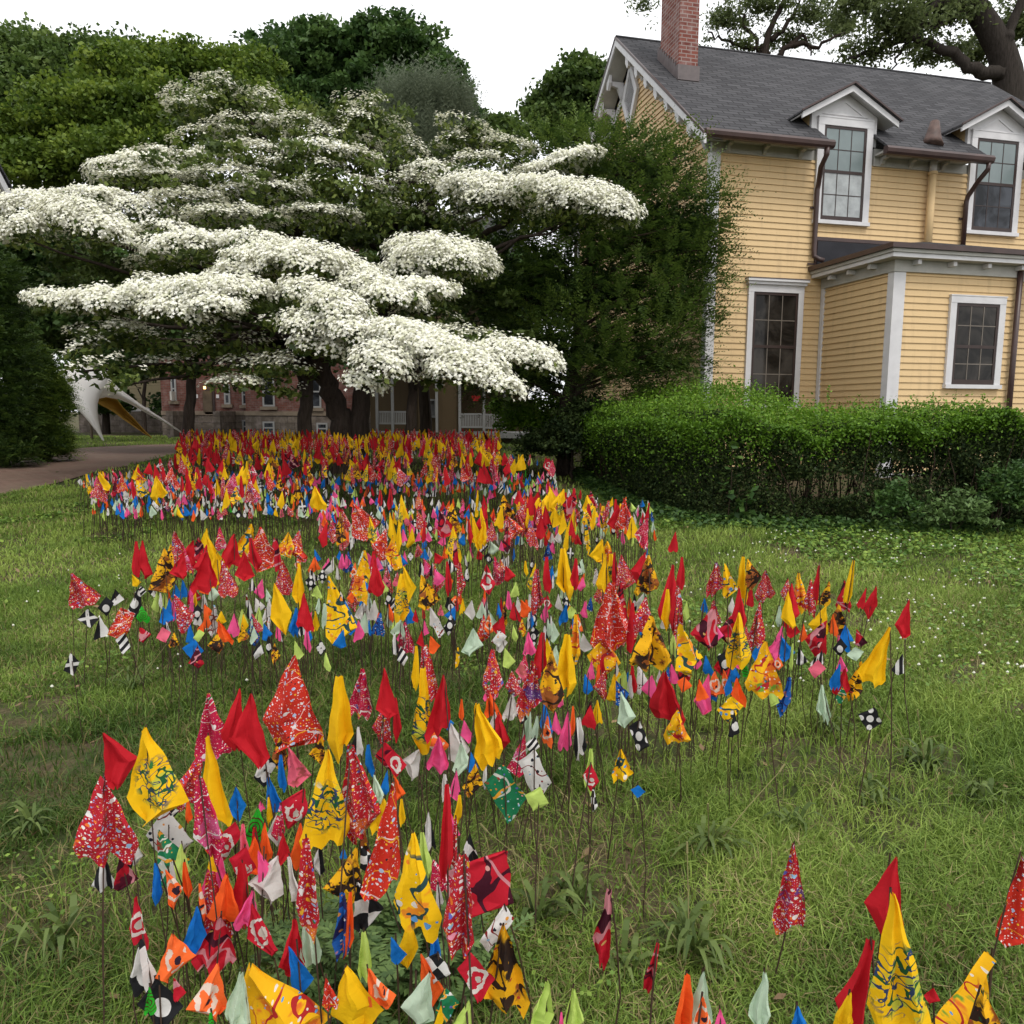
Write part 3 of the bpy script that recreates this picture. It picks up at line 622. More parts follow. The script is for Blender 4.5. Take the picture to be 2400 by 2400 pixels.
# ------------------------------------------------------------------ feathery sprays (hemlock and cedar)
def spray_object(name, blobs, ntw, nl, length, ll, lw, mat, parent, droop=.25, tipmat=None, outward=1.0, shell=.8, rise=.15):
    B = np.array(blobs, float); wt = B[:, 3]*B[:, 5]+B[:, 4]*B[:, 5]+B[:, 3]*B[:, 4]; wt /= wt.sum()
    k = rng.choice(len(B), ntw, p=wt); d = unit(rng.normal(size=(ntw, 3)))
    r = np.where(rng.random(ntw) < shell, rng.uniform(.75, 1.0, ntw), rng.uniform(.2, .8, ntw))
    o = B[k, :3]+d*B[k, 3:6]*r[:, None]
    D = unit(d*np.array([outward, outward, .25])+rng.normal(size=(ntw, 3))*.35+np.array([0, 0, rise])); L = length*rng.uniform(.5, 1.4, ntw)
    S_ = unit(np.cross(D, np.array([0, 0, 1.0])+rng.normal(size=(ntw, 3))*.25)); t = np.linspace(.05, 1, nl)
    Cc = o[:, None, :]+D[:, None, :]*(L[:, None]*t)[:, :, None]; Cc[:, :, 2] -= droop*(L[:, None]*t**2)
    side = np.where(np.arange(nl) % 2 == 0, 1, -1)[None, :, None]
    A = unit(S_[:, None, :]*side*.8+D[:, None, :]*.6+rng.normal(size=Cc.shape)*.15)
    sz = (1-.55*t)[None, :, None]*rng.uniform(.7, 1.25, (ntw, nl, 1))
    A = A*ll/2*sz*1.4; Nn = unit(np.cross(A, D[:, None, :]+1e-3)); Bq = np.cross(unit(A), Nn); Bq = unit(Bq)*lw/2*sz*1.4
    Cc = Cc+A*.9
    v = np.clip((rng.random(ntw)*.6)[:, None]+.4*t[None, :]*rng.random((ntw, nl)), 0, 1)
    n = ntw*nl
    return add(name, raw_mesh(name, quads(Cc.reshape(-1, 3), A.reshape(-1, 3), Bq.reshape(-1, 3)), 4, np.arange(n*4), mat, v.ravel()), parent)

def rel(bl, o): return [(b[0]-o[0], b[1]-o[1], b[2]-o[2], *b[3:]) for b in bl]
hemlock = empty('hemlock_tree', (*at(1065, 800, 13.9)[:2], .49), 0, 'dark feathery evergreen tree crowding the left corner of the yellow house', 'tree')
HL = np.array(hemlock.location)
hb = [pblob(1110, 315, 130, 70, 14.3), pblob(1215, 330, 95, 60, 13.9), pblob(1050, 420, 130, 90, 14.2), pblob(1230, 450, 130, 105, 13.8), pblob(1120, 570, 200, 100, 13.8), pblob(1270, 590, 80, 80, 13.5), pblob(980, 560, 100, 110, 14.2), pblob(1110, 680, 190, 60, 13.5), pblob(1250, 690, 90, 40, 13.4), pblob(960, 680, 80, 50, 14.0), pblob(1010, 725, 100, 45, 14.4), pblob(940, 720, 60, 40, 15.0), pblob(1310, 430, 60, 70, 13.6), pblob(1290, 500, 70, 70, 13.6)]
spray_object('crown', rel(hb, HL), 5600, 16, .5, .075, .030, LEAF['hemlock'], hemlock, .35)
spray_object('new_growth', rel([pblob(1110, 300, 140, 55, 14.2), pblob(1215, 310, 110, 55, 13.8), pblob(1250, 400, 130, 90, 13.4), pblob(1040, 300, 70, 50, 14.3), pblob(1280, 560, 90, 110, 13.2), pblob(1130, 640, 190, 90, 13.2), pblob(1090, 450, 120, 80, 13.7)], HL), 1500, 14, .5, .07, .03, LEAF['hemtip'], hemlock, .1, rise=.7)
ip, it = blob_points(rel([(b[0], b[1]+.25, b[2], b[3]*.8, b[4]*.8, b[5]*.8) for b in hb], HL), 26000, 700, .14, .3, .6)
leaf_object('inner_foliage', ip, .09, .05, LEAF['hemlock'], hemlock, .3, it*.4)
m = MB(); q, r = limb([(0, 0, -.1), np.array([.02, 0, 1.2]), at(1110, 560, 14)-HL, at(1130, 330, 14.2)-HL], .17, .03, .02); m.tube(q, r, 8)
m.tube(*limb([np.array([.02, 0, .35]), at(1085, 735, 13.8)-HL, at(1180, 650, 13.5)-HL], .11, .03, .02), 7)
m.build('trunk', MT['bark'], hemlock, True)
m = MB()
for i in range(60):
    b = hb[rng.integers(0, len(hb))]; c = np.array(b[:3]); d = unit(rng.normal(size=3)*np.array([1, 1, .4])); e = c+d*np.array(b[3:6])*1.02+np.array([0, 0, .15]); s0 = np.array([HL[0]+.3, HL[1], c[2]-.4])
    m.tube(*limb([s0-HL, (s0*.5+e*.5)-HL+np.array([0, 0, .1]), e-HL], .03, .006, .02, 4), 4)
for x0, y0, x1, y1 in ((1185, 330, 1172, 262), (1120, 320, 1108, 262), (1215, 340, 1225, 275), (1245, 430, 1280, 350)):
    m.tube(*limb([at(x0, y0, 13.9)-HL, at(x1, y1, 13.8)-HL], .018, .005, .02, 5), 4)
m.build('branch', MT['twig'], hemlock)

# ------------------------------------------------------------------ other trees
def tree(name, label, cat, blobs, base, n, clumps, cs, l, w, mat, trunk=None, tr=.3, shell=.75, flat=.7, group=None, limbs=8, barkm='bark'):
    t = empty(name, base, 0, label, cat, group); o = np.array(base)
    rb = rel(blobs, o); P_, T_ = blob_points(rb, n, clumps, cs, shell, flat)
    leaf_object('crown', P_, l, w, mat, t, .5, T_)
    m = MB(); top = max(rb, key=lambda b: b[2])
    pts = trunk if trunk is not None else [(0, 0, -.2), (0, 0, max(1.5, top[2]*.4)), (top[0]*.4, top[1]*.4, top[2]*.75), top[:3]]
    q, r = limb(pts, tr, tr*.2 if trunk is None else tr*.55, .012); m.tube(q, r, 9)
    for b in rb[:limbs]:
        s0 = np.array(min(q[len(q)//4:], key=lambda z: np.linalg.norm(np.array(z)-np.array(b[:3])+np.array([0, 0, .8]))))
        m.tube(*limb([s0, (s0+np.array(b[:3]))/2+np.array([0, 0, .2]), b[:3]], tr*.35, tr*.08, .08, 4), 6)
    m.build('trunk', MT[barkm], t, True)
    return t
def gp(x, Y): p = at(x, 800, Y); return (p[0], p[1], float(ground(Y)))
tree('maple_tree', 'tall dark green tree at the left edge, highest behind the lighter maple', 'tree', [pblob(60, 150, 105, 66, 36), pblob(170, 155, 95, 60, 35), pblob(250, 135, 52, 42, 36), pblob(20, 230, 90, 90, 34), pblob(-40, 145, 90, 66, 36), pblob(130, 220, 90, 80, 37)], gp(40, 36), 40000, 520, .55, .24, .16, LEAF['mid'], tr=.5, shell=.7)
tree('maple_tree', 'yellow-green maple behind the left side of the dogwood, in front of the taller dark tree', 'tree', [pblob(255, 180, 100, 70, 25), pblob(335, 145, 80, 45, 25.5), pblob(395, 150, 55, 42, 26), pblob(150, 250, 105, 75, 24), pblob(300, 240, 110, 65, 24), pblob(105, 330, 80, 55, 23), pblob(240, 320, 110, 60, 23), pblob(440, 180, 60, 60, 26), pblob(480, 150, 45, 40, 27), pblob(500, 250, 80, 60, 26), pblob(15, 320, 80, 90, 24)], gp(90, 25), 80000, 900, .36, .14, .10, LEAF['lime'], tr=.35, shell=.8)
tree('maple_tree', 'dark round-topped tree rising alone above the dogwood in the middle', 'tree', [pblob(560, 137, 90, 65, 48), pblob(620, 107, 80, 45, 48), pblob(740, 127, 95, 65, 48), pblob(810, 172, 70, 55, 48), pblob(690, 187, 120, 50, 48), pblob(540, 192, 60, 40, 48), pblob(855, 207, 40, 38, 48), pblob(800, 232, 70, 30, 48), pblob(640, 222, 110, 50, 48), pblob(500, 152, 35, 35, 48), pblob(690, 92, 60, 30, 48)], gp(700, 48), 70000, 720, .60, .32, .21, LEAF['dark'], tr=.45, shell=.85)
gr = empty('conifer_tree', gp(800, 22), 0, 'wispy grey-green conifer peeking out between the dark round tree and the dogwood', 'tree'); go = np.array(gr.location)
spray_object('crown', rel([pblob(800, 230, 65, 45, 22), pblob(835, 225, 40, 35, 22), pblob(760, 240, 40, 40, 22), pblob(800, 300, 80, 60, 22)], go), 3600, 12, .8, .16, .034, LEAF['grey'], gr, 0, rise=1.2)
m = MB(); m.tube(*limb([(0, 0, 0), (0, 0, 4), at(800, 210, 22)-go], .2, .03, .02), 7); m.build('trunk', MT['bark'], gr, True)
tree('distant_tree', 'small far tree low on the skyline left of the yellow house gable', 'tree', [pblob(930, 262, 50, 28, 50), pblob(965, 258, 30, 24, 50), pblob(900, 250, 30, 26, 50)], gp(930, 50), 5000, 120, .5, .36, .25, LEAF['mid'], tr=.3)
tree('ash_tree', 'airy mid-green tree between the sky gap and the yellow house gable', 'tree', [pblob(1085, 190, 62, 55, 24), pblob(1035, 205, 42, 22, 24), pblob(1120, 150, 32, 32, 24), pblob(1060, 250, 80, 40, 24), pblob(1135, 230, 50, 60, 24.5), pblob(1090, 125, 24, 12, 24)], gp(1090, 24), 17000, 420, .25, .17, .11, LEAF['mid'], tr=.25, shell=.6)
# dark trees behind the dogwood
for x, Y, blobs, lab, tr_ in ((355, 19.5, [(300, 560, 170, 90, 20), (330, 660, 150, 60, 19.5), (200, 600, 120, 90, 20.5)], 'dark straight trunk left of the dogwood trunk at the edge of the flags', .17),
                         (575, 22, [(560, 560, 200, 100, 22), (540, 680, 130, 40, 22), (600, 640, 130, 50, 23)], 'thick grey-brown trunk just left of the dogwood trunk in front of the bricks', .24),
                         (775, 20, [(850, 560, 140, 110, 21), (790, 680, 110, 40, 20), (880, 660, 110, 50, 21), (980, 600, 110, 120, 22), (1010, 670, 80, 50, 21)], 'dark trunk right of the dogwood trunk beside the porch railing', .165)):
    bs = gp(x, Y); top = np.array(at(x, 640, Y))-np.array(bs)
    tree('shade_tree', lab, 'tree', [pblob(*b) for b in blobs], bs, 20000, 460, .28, .17, .12, LEAF['dark'], trunk=[(0, 0, -.2), (0, 0, .8), (top[0]+.05, 0, top[2]*.6), tuple(top)], tr=tr_, shell=.5, limbs=2, group=None)
tree('understory_tree', 'dark leafy tree filling the gap left of the dogwood, above the white canopy', 'tree', [pblob(40, 470, 70, 55, 19), pblob(100, 540, 90, 70, 20), pblob(60, 630, 90, 60, 20), pblob(170, 520, 80, 60, 21), pblob(130, 650, 70, 50, 22)], gp(60, 20), 26000, 500, .25, .16, .11, LEAF['dark'], tr=.18, shell=.7)
tree('shade_tree', 'dark leafy tree standing behind the white canopy in front of the cream house', 'tree', [pblob(180, 700, 60, 60, 37), pblob(250, 690, 60, 40, 37), pblob(160, 770, 40, 40, 36), pblob(225, 770, 25, 35, 36.5), pblob(310, 775, 22, 35, 36)], gp(200, 37), 12000, 260, .35, .22, .15, LEAF['dark'], tr=.2, shell=.6)
tree('understory_tree', 'slim young tree with pale stem behind the white canopy', 'tree', [pblob(275, 690, 40, 40, 35), pblob(250, 720, 30, 30, 35), pblob(290, 660, 60, 40, 35)], gp(272, 35), 5000, 150, .25, .18, .12, LEAF['mid'], tr=.12, shell=.5)
# the old oak and the airy tree behind the roof
ok = gp(1905, 27); oo = np.array(ok)
ot = [(0, 0, 0), tuple(at(1908, 300, 27)-oo), tuple(at(1905, 160, 27)-oo), tuple(at(1890, 95, 27)-oo), tuple(at(1850, 30, 27)-oo), tuple(at(1800, -60, 27)-oo)]
oak = tree('oak_tree', 'big old oak with leaning grey trunk and long limbs behind the roof', 'tree', [pblob(1690, 55, 80, 55, 26), pblob(1780, 40, 80, 45, 27), pblob(1640, 110, 60, 30, 27), pblob(1760, 110, 50, 22, 28), pblob(1850, 110, 50, 40, 29), pblob(1760, -30, 140, 40, 27), pblob(1930, 60, 40, 80, 28), pblob(1610, 20, 50, 50, 27)], ok, 21000, 620, .30, .15, .08, LEAF['oak'], trunk=ot, tr=.58, shell=.5, limbs=3, barkm='bark_b')
m = MB()
for pts, a, b in (([(1895, 140), (1850, 138), (1800, 100), (1720, 70), (1660, 90), (1600, 110)], .24, .05), ([(1890, 95), (1905, 60), (1930, -20)], .2, .12), ([(1720, 70), (1690, 110), (1685, 140)], .05, .02), ([(1840, 20), (1790, 40), (1740, 60)], .08, .03)):
    m.tube(*limb([at(x, y, 26.8)-oo for x, y in pts], a, b, .05, 5), 7)
m.build('limb', MT['bark_b'], oak, True)
wk = gp(1455, 30); wo = np.array(wk)
wt_ = [(0, 0, 0), tuple(at(1455, 200, 30)-wo), tuple(at(1440, 110, 30)-wo), tuple(at(1450, 60, 30)-wo), tuple(at(1480, 0, 30)-wo)]
ww = tree('locust_tree', 'thin-leaved tree with crooked dark branches just right of the chimney', 'tree', [pblob(1370, 50, 45, 45, 30), pblob(1440, 15, 70, 35, 30), pblob(1530, 40, 50, 45, 30), pblob(1400, 90, 45, 14, 30), pblob(1580, 60, 50, 45, 31), pblob(1490, 80, 60, 20, 30.5), pblob(1215, 15, 24, 20, 29), pblob(1230, 45, 12, 8, 29)], wk, 9500, 420, .22, .16, .06, LEAF['oak'], trunk=wt_, tr=.16, shell=.4, limbs=0)
m = MB()
for pts in ([(1450, 105), (1410, 88), (1370, 78), (1335, 60)], [(1450, 105), (1425, 80), (1400, 40), (1395, 0)], [(1470, 105), (1500, 80), (1520, 60), (1530, 105)], [(1455, 75), (1490, 40), (1510, 0)], [(1490, 80), (1540, 90), (1600, 60)]):
    m.tube(*limb([at(x, y, 30)-wo for x, y in pts], .11, .03, .06, 5), 6)
m.build('limb', MT['bark'], ww, True)

# ------------------------------------------------------------------ hedge in front of the house
hedge = empty('privet_hedge', (3.0, 10.0, float(ground(10))), 0, 'long clipped privet hedge with bright new growth on top in front of the yellow house', 'hedge'); ho = np.array(hedge.location)
FRONT = np.array([(1.15, 14.0), (1.35, 12.2), (1.80, 10.5), (2.45, 9.5), (3.6, 9.25), (5.0, 9.1), (9.5, 8.9)]); BACK = np.array([(2.4, 14.0), (2.8, 13.2), (3.3, 12.6), (3.9, 12.0), (4.6, 11.3), (5.4, 10.6), (9.5, 10.5)])
def along(Pn, t):
    d = np.r_[0, np.cumsum(np.linalg.norm(np.diff(Pn, axis=0), axis=1))]; d /= d[-1]
    return np.stack([np.interp(t, d, Pn[:, 0]), np.interp(t, d, Pn[:, 1])], 1)
def htop(x, y): return 1.49+.08*np.sin(x*2.1+y)+.07*np.sin(x*4.7+1+y*2)+.05*np.sin(x*11+y*5)
def hedge_pts(n):
    t = rng.random(n)**.9; f = along(FRONT, t); b = along(BACK, t)
    return t, f, b
N1 = 130000
t, f, b = hedge_pts(N1); z = rng.random(N1); dpt = np.abs(rng.normal(0, .18, N1)); w = unit(b-f)
bul = .10*np.sin(f[:, 0]*3+z*4)+.08*np.sin(f[:, 0]*7+z*9+f[:, 1]*3)
P = f+w*(dpt-bul*.8+.10*(1-z)**2)[:, None]; g0 = ground(P[:, 1]); top = htop(P[:, 0], P[:, 1]); Z = g0+.04+z*(top-g0-.04)
# thin patches low on the right where the stems show
hole = ((np.exp(-((f[:, 0]-3.65)/.55)**2-((z-.38)/.15)**2) > .40) | (np.exp(-((f[:, 0]-4.6)/.45)**2-((z-.52)/.12)**2) > .5)) & (rng.random(N1) < .86)
HP = np.stack([P[:, 0], P[:, 1], Z], 1)[~hole]
leaf_object('foliage', HP-ho, .042, .024, LEAF['hedge'], hedge, .2, rng.random(len(HP)))
N2 = 64000
t, f, b = hedge_pts(N2); s_ = rng.random(N2)**1.3; P = f*(1-s_[:, None])+b*s_[:, None]; hump = np.where(P[:, 0] < 3.3, 1, np.clip((4.2-P[:, 0])/.9, 0, 1))*np.clip(s_*1.6, 0, 1)*.45*np.clip((P[:, 0]-.9)/1.2, 0, 1)
Z = htop(P[:, 0], P[:, 1])+hump+np.abs(rng.normal(0, .05, N2))*(1+1.2*np.sin(P[:, 0]*7+P[:, 1]*5)**2)+.05*np.sin(P[:, 0]*9)*np.sin(P[:, 1]*8)-np.abs(rng.normal(0, .14, N2))
leaf_object('new_growth', np.stack([P[:, 0], P[:, 1], Z], 1)-ho, .044, .024, LEAF['hedgetop'], hedge, .5, np.clip(rng.normal(.5, .25, N2), 0, 1))
N4 = 26000                                                    # fresh leaves spilling over the upper face
t, f, b = hedge_pts(N4); w = unit(b-f); dn = rng.gamma(1.3, .085, N4)*np.where(f[:, 0] < 3.2, 1.7, .7); P = f+w*(rng.normal(.0, .06, N4)-.06)[:, None]
Z = htop(P[:, 0], P[:, 1])-dn; gk = Z > ground(P[:, 1])+.15
leaf_object('face_growth', np.stack([P[:, 0], P[:, 1], Z], 1)[gk]-ho, .042, .024, LEAF['hedgetop'], hedge, .4, np.clip(rng.normal(.3, .22, gk.sum()), 0, 1))
# upright sprigs
sp = MB(); SC = []
for i in range(420):
    tt = rng.random(1)**.9; f, b = along(FRONT, tt)[0], along(BACK, tt)[0]; s_ = rng.random(); p = f*(1-s_)+b*s_
    hp = 1*np.clip(s_*1.6, 0, 1)*.45*np.clip((p[0]-.9)/1.2, 0, 1)*(1 if p[0] < 3.3 else max(0, (4.2-p[0])/.9))
    z0 = htop(p[0], p[1])+hp-.05; h = rng.uniform(.08, .26)*(1.8 if rng.random() < .1 else 1); e = np.array([p[0]+rng.normal()*.04, p[1]+rng.normal()*.04, z0+h]); a = np.array([p[0], p[1], z0])
    sp.tube([a-ho, e-ho], [.004, .002], 3, False)
    for k in range(int(h*90)): q = a+(e-a)*rng.random(); SC.append(q+rng.normal(size=3)*.014)
sp.build('sprig', MT['twig'], hedge, kind='stuff')
leaf_object('sprig_leaf', np.array(SC)-ho, .042, .020, LEAF['hedgetop'], hedge, .3)
sm = MB()
for i in range(420):
    tt = rng.random(1); f, b = along(FRONT, tt)[0], along(BACK, tt)[0]; s_ = rng.uniform(.08, .6); p = f*(1-s_)+b*s_; g0 = float(ground(p[1])); h = rng.uniform(.7, 1.3); a = np.array([p[0], p[1], g0-.03]); e = a+np.array([rng.normal()*.22, rng.normal()*.22, h])
    q, r = limb([a, (a+e)/2+rng.normal(size=3)*.05, e], rng.uniform(.007, .014), .004, .012, 3); sm.tube([x-ho for x in q], r, 4, False)
sm.build('stem', MT['twig'], hedge, kind='stuff')
N3 = 40000
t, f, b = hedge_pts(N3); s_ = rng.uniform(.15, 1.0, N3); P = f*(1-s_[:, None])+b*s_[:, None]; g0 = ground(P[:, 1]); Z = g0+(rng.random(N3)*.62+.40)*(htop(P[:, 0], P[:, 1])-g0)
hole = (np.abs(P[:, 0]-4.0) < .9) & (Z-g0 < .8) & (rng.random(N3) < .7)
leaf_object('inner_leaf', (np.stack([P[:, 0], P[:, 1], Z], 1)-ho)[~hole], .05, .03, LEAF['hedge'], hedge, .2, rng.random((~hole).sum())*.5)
for (x, y, lab) in ((1320, 860, 'light green broad-leaved sapling poking out of the hedge front'), (1370, 945, 'low broad-leaved sprout at the foot of the hedge near its corner')):
    c = on_ground(1400, 985)+np.array([(x-1370)*.004, -.06, 0]); s0 = empty('sapling', (c[0], c[1], float(ground(c[1]))), 0, lab, 'plant'); h = 1.0 if y < 900 else .42
    n = 26; k = np.linspace(.15, 1, n); C = np.stack([.16*np.sin(k*9)*(1.1-k), -.10-.07*np.cos(k*7), k*h], 1)
    leaf_object('foliage', C+rng.normal(size=C.shape)*.04, .13, .08, LEAF['ivy'], s0, .9)
    MB().tube([(0, 0, -.02), (.02, -.03, h*.5), (.01, -.06, h)], [.006, .005, .003], 4).build('stem', MT['twig'], s0)
tree('shrub', 'fern-leaved light green shrub at the foot of the hedge on the right', 'shrub', [(*at(1800, 960, 8.75)[:2], .45, .38, .2, .26), (*at(1830, 965, 8.7)[:2], .42, .25, .2, .22)], gp(1810, 8.75), 1500, 90, .07, .07, .026, LEAF['weed'], trunk=[(0, 0, -.02), (0, 0, .12), (.02, 0, .3)], tr=.012, limbs=2)
tree('shrub', 'dark green shrub against the hedge at the right edge of the lawn', 'shrub', [(*at(1920, 940, 8.75)[:2], .62, .42, .25, .40), (*at(1690, 950, 8.75)[:2], .50, .22, .2, .30)], gp(1900, 8.75), 3000, 150, .08, .06, .03, LEAF['ivy'], trunk=[(0, 0, -.02), (0, 0, .15), (.02, 0, .4)], tr=.012, limbs=2)
tree('shrub', 'rounded bright shrub in front of the far porch beside the hedge end', 'shrub', [pblob(950, 775, 28, 22, 17), pblob(985, 800, 45, 40, 15.5), pblob(1040, 800, 60, 50, 15.2)], gp(990, 15.6), 9000, 260, .12, .07, .045, LEAF['hedgetop'], tr=.03, limbs=2, trunk=[(0, 0, -.02), (0, 0, .2), (0, 0, .5)])
tree('shrub', 'dark shrub filling the corner between the hedge and the evergreen tree', 'shrub', [pblob(1085, 835, 70, 55, 13.0), pblob(1020, 850, 45, 40, 13.4), pblob(1115, 800, 50, 45, 13.0)], gp(1080, 13.1), 16000, 300, .12, .06, .04, LEAF['hedge'], tr=.03, limbs=2, trunk=[(0, 0, -.02), (0, 0, .2), (0, 0, .5)])

# ------------------------------------------------------------------ cedars at the left edge
for lab, blobs, base in (('dark tall cedar at the very left edge beside the brick path', [pblob(5, 560, 40, 80, 15.5), pblob(0, 700, 52, 110, 15.2), pblob(20, 790, 40, 70, 15.0), pblob(0, 840, 50, 35, 15.0), pblob(0, 862, 56, 22, 15.0), pblob(30, 855, 34, 22, 14.8), pblob(-40, 650, 60, 160, 15.5)], (*at(0, 800, 15.2)[:2], .49)),
                         ('lighter green rounded cedar between the dark cedar and the white canopy', [pblob(65, 715, 36, 65, 17), pblob(85, 765, 34, 60, 17), pblob(50, 800, 42, 52, 16.6), pblob(80, 822, 42, 25, 16.8), pblob(80, 846, 44, 22, 16.6), pblob(110, 838, 22, 26, 16.9), pblob(108, 750, 18, 34, 17.6)], (*at(80, 800, 17)[:2], .495))):
    t0 = empty('cedar_tree', base, 0, lab, 'tree'); o = np.array(base)
    spray_object('crown', rel(blobs, o), 4600, 14, .34, .06, .022, LEAF['cedar' if 'dark' in lab[:6] else 'cedar_light'], t0, .45, rise=.5)
    ip, it = blob_points(rel([(b[0], b[1], b[2], b[3]*.85, b[4]*.85, b[5]*.9) for b in blobs], o), 22000, 500, .12, .4, .9)
    leaf_object('inner_foliage', ip, .08, .04, LEAF['cedar'], t0, .3, it*.5)
    m = MB(); m.tube(*limb([(0, 0, -.1), (0, 0, 1.0), (0, 0, 2.4)], .14, .04, .01), 8); m.build('trunk', MT['bark'], t0, True)
# ------------------------------------------------------------------ buildings beyond the lawn
MT['rbrick'] = brick('wall_brick', (.105, .034, .026), (.15, .05, .036), (.12, .085, .07), .22, .075, .01, .2)  # brick and stone darkened, the tree shade put into their colour
MT['stone'] = brick('foundation_stone', (.10, .082, .066), (.14, .115, .09), (.07, .056, .046), .6, .28, .015, .3)
MT['band'] = plain('stone_band', (.19, .15, .11), .8, .2, .2, 4)
MT['porchpaint'] = plain('grey_white_paint', (.27, .27, .265), .6, .3, .1, 4)
MT['tan'] = clapboard('tan_shingle_paint', (.085, .058, .028)); MT['deck'] = plain('old_wood', (.10, .075, .05), .8, .2, .3, 4)
MT['cream'] = clapboard('cream_paint', (.27, .23, .14)); MT['redcloth'] = plain('red_cloth', (.30, .02, .02), .8, .2)
def c7(x, y): return ((350+x*.2588)/K, (850+y*.2588)/K)      # points read off an enlarged view
def c8(x, y): return ((800+x*.2588)/K, (850+y*.2588)/K)
BY = 34.0; g0 = .495
bo = np.array([at(600, 800, BY)[0], BY, 0]); brickb = empty('brick_building', bo, 0, 'red brick building with stone basement and white sash windows behind the dogwood', 'building')
def bx(x): return at(x, 800, BY)[0]-bo[0]
def bz(y): return at(600, y, BY)[2]
xl, xm, xr = bx(c7(120, 0)[0]), bx(c7(985, 0)[0]), bx(c7(1700, 0)[0])+3.5; zb = bz(c7(0, 478)[1])
MB().box(xm, xr, -1.5, 9, zb+.18, 8.5).box(xl, xm, 0, 9, zb+.18, 8.2).build('wall', MT['rbrick'], brickb)
MB().box(xm-.05, xr+.05, -1.56, 9, zb, zb+.178).box(xl-.02, xm-.052, -.06, 9, zb, zb+.178).build('stone_band', MT['band'], brickb)
MB().box(xm-.03, xr+.03, -1.53, 9, .2, zb-.002).box(xl, xm-.032, -.03, 9, .2, zb-.002).build('foundation', MT['stone'], brickb)
MB().hexa([(xl-.4, -2, 8.5), (xr+.4, -2, 8.5), (xr+.4, 9.4, 8.5), (xl-.4, 9.4, 8.5), (xl+2, 2.5, 10.5), (xr-2, 2.5, 10.5), (xr-2, 5, 10.5), (xl+2, 5, 10.5)]).build('roof', MT['roof'], brickb)
for (a, b, c, d, f) in ((1135, 1240, 130, 400, -1.5), (690, 745, 200, 380, 0), (850, 910, 200, 385, 0), (1130, 1232, 530, 640, -1.53), (685, 742, 510, 610, -.03), (845, 905, 520, 640, -.03), (1535, 1640, 130, 410, -1.5), (1595, 1690, 540, 640, -1.53), (215, 262, 130, 350, 0), (2000, 2100, 130, 400, -1.5)):
    x0, x1 = bx(c7(a, 0)[0]), bx(c7(b, 0)[0]); z1, z0 = bz(c7(0, c)[1]), bz(c7(0, d)[1]); t_ = .07
    m = MB().box(x0, x0+t_, f-.05, f, z0, z1).box(x1-t_, x1, f-.05, f, z0, z1).box(x0+t_, x1-t_, f-.05, f, z1-t_, z1).box(x0+t_, x1-t_, f-.05, f, (z0+z1)/2-.03, (z0+z1)/2+.03).box(x0+t_, x1-t_, f-.05, f, z0, z0+t_)
    w = m.build('window', MT['porchpaint'], brickb)  # white sash in a dimmer grey, shade put into the paint
    MB().box(x0+t_, x1-t_, f-.03, f-.004, z0+t_, z1-t_).build('pane', MT['glass_b'], w)
    MB().box(x0-.1, x1+.1, f-.12, f, z0-.14, z0-.004).build('sill', MT['band'], w)
    if a == 215: MB().box(x0+.1, x1-.05, f-.4, f-.055, z0+.02, z0+.4).build('air_conditioner', MT['offwhite'], w)
x0, x1 = bx(c7(515, 0)[0]), bx(c7(605, 0)[0]); d = MB().box(x0, x1, -.06, 0, bz(c7(0, 470)[1]), bz(c7(0, 200)[1])).build('door', MT['sash'], brickb)
MB().box(x1-.5, x1-.1, -.09, -.062, bz(c7(0, 450)[1]), bz(c7(0, 260)[1])).build('door_frame', MT['deck'], d)
for a in (442, 632): MB().box(bx(c7(a-12, 0)[0]), bx(c7(a+12, 0)[0]), -.05, -.003, bz(c7(0, 325)[1]), bz(c7(0, 292)[1])).build('sign_plate', MT['white'], brickb)
lx, lz = bx(c7(545, 0)[0]), bz(c7(0, 232)[1])
lm = NT('lit_lamp'); lm.b.inputs['Emission Color'].default_value = (1, .62, .2, 1); lm.b.inputs['Emission Strength'].default_value = 3.0
MB().tube([(lx, -.35, lz-.06), (lx, -.35, lz+.06)], .05, 8).build('porch_light', lm.done((.8, .5, .2)), brickb)
m = MB(); 
for k in range(5): m.box(x0-.6, x1+.6, -1.6+.28*k, -.062, .3+.2*k, .495+.2*k)
m.box(x0-.9, x0-.62, -1.9, -.064, .3, 1.6).box(x1+.62, x1+.9, -1.9, -.064, .3, 1.6); m.build('entrance_steps', MT['stone'], brickb)
# thin lamp pole
lp0 = on_ground(c7(1240, 0)[0], 826); pole = empty('lamp_post', (lp0[0], lp0[1], .495), 0, 'thin black lamp pole in front of the brick building, its top hidden in leaves', 'lamp post')
MB().tube([(0, 0, 0), (0, 0, .5), (0, 0, .52), (0, 0, 3.6)], [.09, .08, .05, .045], 8).build('pole', MT['brown'], pole, True)
MB().tube([(0, 0, 3.6), (0, 0, 3.7), (0, 0, 3.95), (0, 0, 4.05)], [.05, .14, .16, .03], 8).build('lantern', MT['brown'], pole, True)
